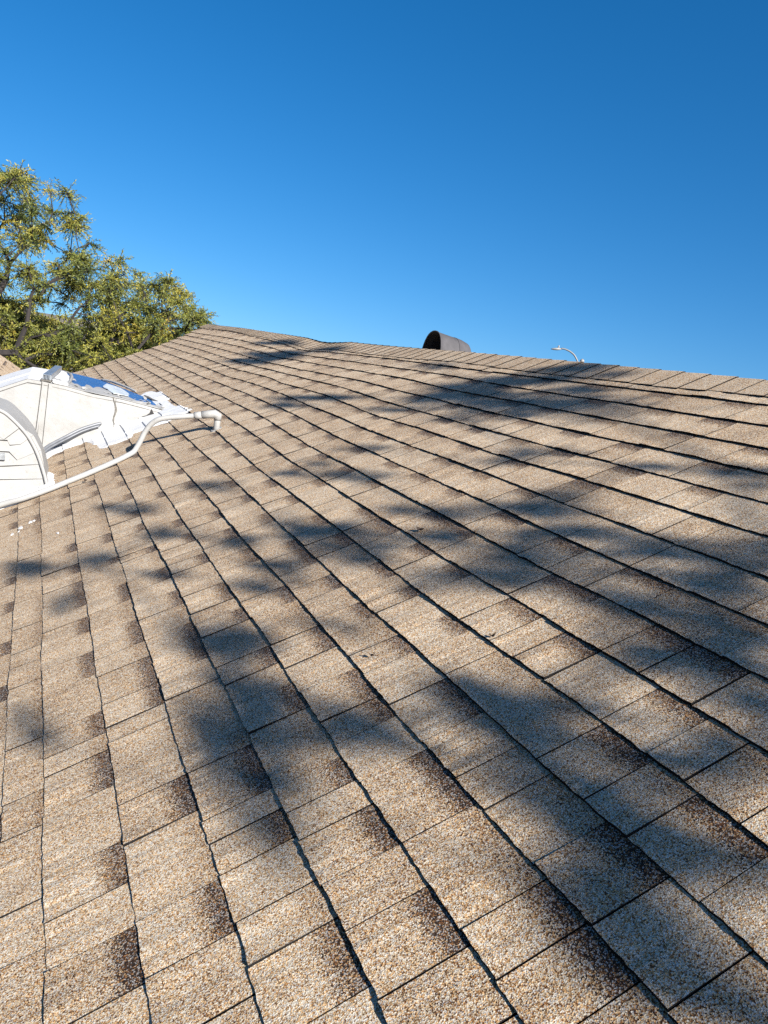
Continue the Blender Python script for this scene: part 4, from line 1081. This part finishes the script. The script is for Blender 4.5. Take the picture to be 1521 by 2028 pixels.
def make_pipe():
    t = empty('drain_pipe', W(-4.62, 0.6, 0), 'white painted drain pipe snaking down the shingles from an upright stub', 'pipe')
    up = Vector((0, 0, 1))
    b = W(-4.622, 1.044, 0)
    top = b + up * 0.105
    MB().tube([b - up * 0.03, b + up * 0.05, b + up * 0.085], [0.021, 0.0195, 0.0195], 14).build('stub', M_PANEL, t, True)
    h = 0.112

    def R(x, y, z):
        return W(x, y, z)
    # elbow fitting: vertical socket and a level socket along the run
    e1 = [b + up * 0.066, b + up * 0.094, W(-4.622, 1.072, 0.099), W(-4.63, 1.04, 0.108), W(-4.64, 0.998, 0.116)]
    MB().tube(e1, [0.0235, 0.0240, 0.0275, 0.0245, 0.0240], 14).build('elbow_fitting', M_PANEL, t, True)
    run = smooth_path([W(-4.632, 1.03, 0.109), W(-4.65, 0.955, 0.125), W(-4.66, 0.884, 0.144), W(-4.68, 0.80, 0.163), W(-4.69, 0.747, 0.168), W(-4.70, 0.698, 0.154), W(-4.71, 0.651, 0.121), W(-4.71, 0.615, 0.087), W(-4.708, 0.576, 0.053), W(-4.70, 0.545, 0.033),
                       W(-4.685, 0.50, 0.027), W(-4.65, 0.421, 0.025), W(-4.603, 0.297, 0.025), W(-4.568, 0.178, 0.026), W(-4.529, 0.034, 0.028), W(-4.52, -0.106, 0.030), W(-4.545, -0.244, 0.034), W(-4.56, -0.6, 0.035)], 6)
    MB().tube(run, 0.0160, 14).build('pipe_run', M_PANEL, t, True)
    c = [W(-4.64, 0.995, 0.117), W(-4.645, 0.975, 0.121), W(-4.65, 0.955, 0.125)]
    MB().tube(c, 0.0225, 14).build('collar', M_PANEL, t, True)
    mb = MB()
    ring = [(b + Vector((0.032 * math.cos(a), 0.032 * math.sin(a) , 0)) + Vector((0, 0, 0.016 * math.sin(a) + 0.012))) for a in [i * 2 * math.pi / 14 for i in range(14)]]
    mb.prism(ring, (0, 0, -0.02))
    mb.build('sealant', M_PANEL, t)
    return t


make_pipe()


def make_hood():
    t = empty('vent_hood', U(-4.97, 2.6, 1.1), 'dark grey half barrel exhaust hood with black mouth beyond the ridge', 'vent hood')
    xc, hw = -4.97, 0.152

    def arch(y, ztop, zbase, hw_):
        pts = []
        n = 18
        for i in range(n + 1):
            a = math.pi * i / n
            cx, sz = math.cos(a), math.sin(a)
            x = xc + hw_ * math.copysign(abs(cx) ** 0.85, cx) + 0.015 * sz
            z = zbase + (ztop - zbase) * sz ** 0.72
            pts.append(U(x, y, z))
        return pts

    def shell(stations, name, th=0.004):
        vs, fs = [], []
        n = 19
        for (y, zt, zb, w) in stations:
            vs += arch(y, zt, zb, w)
        for (y, zt, zb, w) in stations:
            vs += arch(y, zt - th, zb, w - th)
        m = len(stations)
        for s in range(m - 1):
            for i in range(n - 1):
                fs.append((s * n + i, s * n + i + 1, (s + 1) * n + i + 1, (s + 1) * n + i))
                q = m * n
                fs.append((q + s * n + i + 1, q + s * n + i, q + (s + 1) * n + i, q + (s + 1) * n + i + 1))
        for i in range(n - 1):
            fs.append((i, i + 1, m * n + i + 1, m * n + i))
        return link_mesh(name, vs, fs, M_HOOD, t, smooth=True)
    shell([(2.49, 1.325, 1.07, hw), (2.52, 1.322, 1.06, hw), (2.652, 1.306, 1.0, hw)], 'barrel')
    s = shell([(2.648, 1.309, 1.0, hw + 0.003), (2.70, 1.300, 0.98, hw + 0.003), (2.752, 1.283, 0.97, hw), (2.768, 1.262, 0.96, hw - 0.012)], 'rear_cap')
    back = arch(2.7665, 1.257, 0.955, hw - 0.013)
    link_mesh('end_plate', back, [tuple(range(len(back)))], M_HOOD, t)
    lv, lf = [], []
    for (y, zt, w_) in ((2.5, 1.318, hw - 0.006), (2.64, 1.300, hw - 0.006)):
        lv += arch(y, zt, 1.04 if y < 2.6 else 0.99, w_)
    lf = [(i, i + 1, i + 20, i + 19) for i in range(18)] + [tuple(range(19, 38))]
    link_mesh('shade_lining', lv, lf, M_DARK, t)  # near-black inner sheet: the shade inside the mouth put into its colour
    a = arch(2.488, 1.3275, 1.07, hw + 0.0015)
    MB().tube(a, 0.0045, 6).build('rolled_rim', M_HOOD, t, True)
    mb = MB()
    for s in (-1, 1):
        p = [U(xc + s * (hw - 0.01), 2.45, 1.166), U(xc + s * (hw + 0.10), 2.45, 1.166), U(xc + s * (hw + 0.10), 2.85, 0.966), U(xc + s * (hw - 0.01), 2.85, 0.966)]
        mb.prism(p, (0, 0, 0.006))
    mb.build('flashing', M_HOOD, t)


make_hood()


def make_lamp():
    t = empty('street_lamp', U(-37.15, 29.2, -Z0), 'grey cobra head street lamp rising behind the ridge at the right', 'street lamp')
    top = U(-37.15, 29.2, 3.16)
    MB().tube([U(-37.15, 29.2, -Z0), U(-37.15, 29.2, 0), top], [0.13, 0.10, 0.08], 12).build('pole', M_LAMP, t, True)
    arm = smooth_path([U(-37.16, 29.17, 3.02), U(-37.28, 29.02, 3.30), U(-37.40, 28.87, 3.52), U(-37.55, 28.64, 3.68), U(-37.70, 28.37, 3.765), U(-37.82, 28.15, 3.77)], 5)
    MB().tube(arm, 0.05, 8).build('arm', M_LAMP, t, True)
    # head: a flattened lens shape along the arm direction
    d = (U(-38.04, 27.62, 3.66) - U(-37.80, 28.12, 3.74)).normalized()
    side = d.cross(Vector((0, 0, 1))).normalized()
    up = side.cross(d)
    c0 = U(-37.80, 28.12, 3.72)
    vs, fs = [], []
    prof = [(-0.02, 0.05, 0.05), (0.08, 0.10, 0.075), (0.22, 0.15, 0.09), (0.38, 0.15, 0.075), (0.52, 0.10, 0.045), (0.60, 0.02, 0.01)]
    n = 12
    for (l, w, h) in prof:
        for k in range(n):
            a = 2 * math.pi * k / n
            vs.append(c0 + d * l + side * (w * math.cos(a)) + up * (h * math.sin(a) * (1.0 if math.sin(a) > 0 else 0.75)))
    for i in range(len(prof) - 1):
        for k in range(n):
            fs.append((i * n + k, i * n + (k + 1) % n, (i + 1) * n + (k + 1) % n, (i + 1) * n + k))
    fs += [tuple(range(n - 1, -1, -1)), tuple((len(prof) - 1) * n + k for k in range(n))]
    link_mesh('lamp_head', vs, fs, M_LAMPW, t, smooth=True)
    pc = c0 + d * 0.14 + up * 0.07
    MB().tube([pc, pc + Vector((0, 0, 0.10)), pc + Vector((0, 0, 0.15))], [0.05, 0.05, 0.035], 10).build('photocell', M_LAMPW, t)
    # pale cap beside the pole top
    pts = [U(-37.12, 29.33, 3.12 + 0.26 * i / 6) for i in range(7)]
    MB().tube(pts, [0.05, 0.11, 0.13, 0.135, 0.12, 0.08, 0.02], 12).build('pole_cap', M_LAMPW, t, True)


make_lamp()

# ------------------------------------------------------------------ trees
def leaf_quads(centres, dirs, length, width, tint, rng):
    """narrow leaf: a 4-corner diamond folded out of the plane a little"""
    n = len(centres)
    d = dirs / np.linalg.norm(dirs, axis=1)[:, None]
    rnd = rng.normal(size=(n, 3))
    s = np.cross(d, rnd)
    s /= np.linalg.norm(s, axis=1)[:, None] + 1e-9
    a = centres
    tip = centres + d * length[:, None]
    mid = centres + d * (0.45 * length)[:, None]
    l = mid + s * width[:, None]
    r = mid - s * width[:, None]
    v = np.stack([a, l, tip, r], 1).reshape(-1, 3)
    f = np.arange(4 * n).reshape(-1, 4)
    c = np.zeros((4 * n, 4), np.float32)
    c[:, 0] = np.repeat(tint, 4)
    c[:, 3] = 1
    return v, f, c


def big_mesh(name, v, f, c, mat, parent):
    org = v.mean(axis=0)
    me = bpy.data.meshes.new(name)
    nv, nf = len(v), len(f)
    me.vertices.add(nv)
    me.vertices.foreach_set('co', (v - org).astype(np.float32).ravel())
    me.loops.add(nf * 4)
    me.loops.foreach_set('vertex_index', f.astype(np.int32).ravel())
    me.polygons.add(nf)
    me.polygons.foreach_set('loop_start', np.arange(0, nf * 4, 4, dtype=np.int32))
    a = me.attributes.new("shg", 'FLOAT_COLOR', 'POINT')
    a.data.foreach_set('color', c.ravel())
    me.materials.append(mat)
    me.update(calc_edges=True)
    me.validate()
    o = bpy.data.objects.new(name, me)
    COL.objects.link(o)
    o.parent = parent
    o.location = Vector(org) - origin_of(parent)
    return o


def grow(base, fork, targets, r_tip, seed, expo=0.5):
    """branch skeleton: every target joins the nearest part of what has grown already"""
    r = random.Random(seed)
    nodes = [Vector(base)]
    par = [-1]
    k = 5
    for i in range(1, k + 1):
        t = i / k
        p = Vector(base).lerp(Vector(fork), t)
        p += Vector((r.uniform(-.1, .1), r.uniform(-.1, .1), 0)) * (1 if i < k else 0)
        nodes.append(p)
        par.append(len(nodes) - 2)
    plen = [0] * len(nodes)
    first = len(nodes) - 1
    tg = sorted((Vector(t) for t in targets), key=lambda q: (q - Vector(fork)).length)
    for q in tg:
        best, bi = 1e9, first
        for i in range(first - 1, len(nodes)):
            dd = (nodes[i] - q).length + 0.45 * plen[i]
            if dd < best:
                best, bi = dd, i
        a = nodes[bi]
        L = (q - a).length
        m = max(1, int(L / 0.45))
        prev = bi
        for j in range(1, m + 1):
            t = j / m
            p = a.lerp(q, t)
            if j < m:
                p += Vector((r.uniform(-1, 1), r.uniform(-1, 1), r.uniform(-0.6, 1.0))) * 0.10 * min(1.0, L)
            nodes.append(p)
            par.append(prev)
            plen.append(plen[prev] + L / m)
            prev = len(nodes) - 1
    load = [0.0] * len(nodes)
    kids = [0] * len(nodes)
    for i in range(1, len(nodes)):
        kids[par[i]] += 1
    for i in range(len(nodes) - 1, 0, -1):
        if kids[i] == 0:
            load[i] += 1
        load[par[i]] += load[i]
    rad = [r_tip * max(1.0, l) ** expo for l in load]
    mb = MB()
    for i in range(1, len(nodes)):
        p = par[i]
        mb.tube([nodes[p], nodes[i]], [min(rad[p], rad[i] * 1.5), rad[i]], 6 if rad[i] > 0.03 else 4, cap=False)
    return mb


def spray_leaves(targets, rng, per, rad, llen, lwid, bias):
    """drooping twigs of narrow leaves around each target"""
    C, D, T, TW = [], [], [], []
    for q in targets:
        q = np.array(q)
        hue = rng.beta(1.6, 1.7) * 0.80 + 0.06
        nt = int(rng.integers(per[0], per[1]))
        if rng.random() < 0.25:
            nt = max(4, nt // 2)
        for _ in range(nt):
            d = rng.normal(size=3)
            d[2] = d[2] * 0.75 + bias
            d /= np.linalg.norm(d) + 1e-9
            L = rad * rng.uniform(0.55, 1.25)
            nl = rng.integers(15, 24)
            s = np.linspace(0.12, 1.0, nl)
            pts = q + d * (s * L)[:, None] + np.array([0, 0, -0.26]) * (L * s ** 2)[:, None]
            tang = d + np.array([0, 0, -0.5]) * s[:, None]
            dirs = tang + rng.normal(size=(nl, 3)) * 0.75
            C.append(pts)
            D.append(dirs)
            T.append(np.clip(hue + rng.normal(size=nl) * 0.10 + rng.normal() * 0.08, 0, 1))
            TW.append((q, q + d * L * 0.5 + np.array([0, 0, -0.09]) * L, pts[-1]))
    C, D, T = np.concatenate(C), np.concatenate(D), np.concatenate(T)
    n = len(C)
    return leaf_quads(C, D, rng.uniform(0.6, 1.25, n) * llen, rng.uniform(0.7, 1.3, n) * lwid, T, rng), TW


def twig_mesh(tw, r):
    mb = MB()
    for a, b, c in tw:
        mb.tube([a, b, c], [r, r * 0.8, r * 0.4], 3, cap=False)
    return mb


def make_tree(label, base, fork, clumps, seed, per, rad, llen, lwid, r_tip, bias=-0.05, expo=0.5, group=None):
    rng = np.random.default_rng(seed)
    base = U(base[0], base[1], -Z0)
    t = empty('tree', base, label, 'tree', group)
    pts = [U(*c) for c in clumps]
    sk = grow(base, U(*fork), pts, r_tip, seed, expo)
    (v, f, c), tw = spray_leaves(pts, rng, per, rad, llen, lwid, bias)
    tm = twig_mesh(tw, 0.006)
    sk.add(tm.v, tm.f)
    sk.build('trunk', M_BARK, t)
    big_mesh('crown', v, f, c, M_LEAF, t)
    return t


make_tree('tall feathery tree with yellow green leaves at the left edge', (-22.4, -2.2), (-22.3, -1.9, 0.4), CROWN_TALL, 21, (18, 42), 0.45, 0.095, 0.0125, 0.018)
make_tree('lower feathery tree with yellow green leaves where the roof rake meets the sky', (-22.9, 1.9), (-22.8, 1.8, -0.8), CROWN_LOW, 22, (18, 42), 0.45, 0.09, 0.012, 0.017)
make_tree('dense shaded green tree filling the gap behind the tall and the lower tree', (-26.8, 0.3), (-26.7, 0.3, -1.4), CROWN_BACK, 23, (15, 20), 0.75, 0.19, 0.019, 0.018)


def make_shade_tree():
    """the tree off to the right whose spray throws the dappled shade on the slope"""
    rng = np.random.default_rng(31)
    t = empty('tree', (10.4, 3.6, 0), 'tree beside the house whose leaf sprays dapple the shingles with shade', 'tree')
    C, D, T, tg = [], [], [], []
    su = np.array(SUN)
    for (x, y, ax, ay, az, bx, by, bz, dens) in SHADE_CLUMPS:
        P = np.array(W(x, y, 0))
        A = np.array(ROT @ Vector((ax, ay, az)))
        B = np.array(ROT @ Vector((bx, by, bz)))
        tt = 6.2 + 0.6 * max(0.0, -x - 2.5) + rng.uniform(0, 1.2)
        q = P + su * tt
        la, lb = np.linalg.norm(A), np.linalg.norm(B)
        area = math.pi * max(la, 0.03) * max(lb, 0.03)
        n = int(SHADE_GAIN * dens * area / 0.00042) + 6
        ns = int(rng.integers(4, 8))
        sub = rng.normal(size=(ns, 3))
        sub *= (rng.random(ns) ** 0.5 * 0.85 / np.linalg.norm(sub, axis=1))[:, None]
        g = sub[rng.integers(0, ns, n)] + rng.normal(size=(n, 3)) * 0.26
        pts = q + g[:, :1] * A * 1.12 + g[:, 1:2] * B * 1.12 + g[:, 2:] * su * 0.16
        C.append(pts)
        D.append(rng.normal(size=(n, 3)) + np.array([0, 0, -0.5]))
        T.append(np.clip(rng.normal(size=n) * 0.15 + 0.45, 0, 1))
        tg.append(Vector(q))
    C, D, T = np.concatenate(C), np.concatenate(D), np.concatenate(T)
    n = len(C)
    v, f, c = leaf_quads(C, D, rng.uniform(0.04, 0.075, n), rng.uniform(0.006, 0.011, n), T, rng)
    sk = grow((10.4, 3.6, 0), (9.6, 3.5, 8.2), tg, 0.0035, 31, 0.62)
    sk.build('trunk', M_BARK, t)
    big_mesh('crown', v, f, c, M_LEAF, t)


SHADE_GAIN = 5.0
make_shade_tree()

# ------------------------------------------------------------------ leaf litter on the shingles
def dead_leaf(x, y, ang, size, label):
    size *= 0.7
    r = random.Random(int(x * 1000))
    n = 6
    vs, fs = [], []
    for i in range(n + 1):
        t = i / n
        w = math.sin(math.pi * min(0.97, t * 0.94 + 0.03)) * 0.28 * size
        lx = (t - 0.5) * size
        z = 0.010 + 0.008 * (2 * t - 1) ** 2 + 0.003
        for s, dz in ((-1, 0.005), (0, 0.0), (1, 0.004)):
            px = lx * math.cos(ang) - s * w * math.sin(ang)
            py = lx * math.sin(ang) + s * w * math.cos(ang)
            vs.append(W(x + px, y + py, z + dz + r.uniform(0, 0.001)))
    for i in range(n):
        for j in range(2):
            a = i * 3 + j
            fs.append((a, a + 1, a + 4, a + 3))
    o = link_mesh('dead_leaf', vs, fs, M_DEADLEAF)
    tag(o, label, 'dead leaf', 'dead leaves on the shingles')


for a in LITTER:
    dead_leaf(*a)
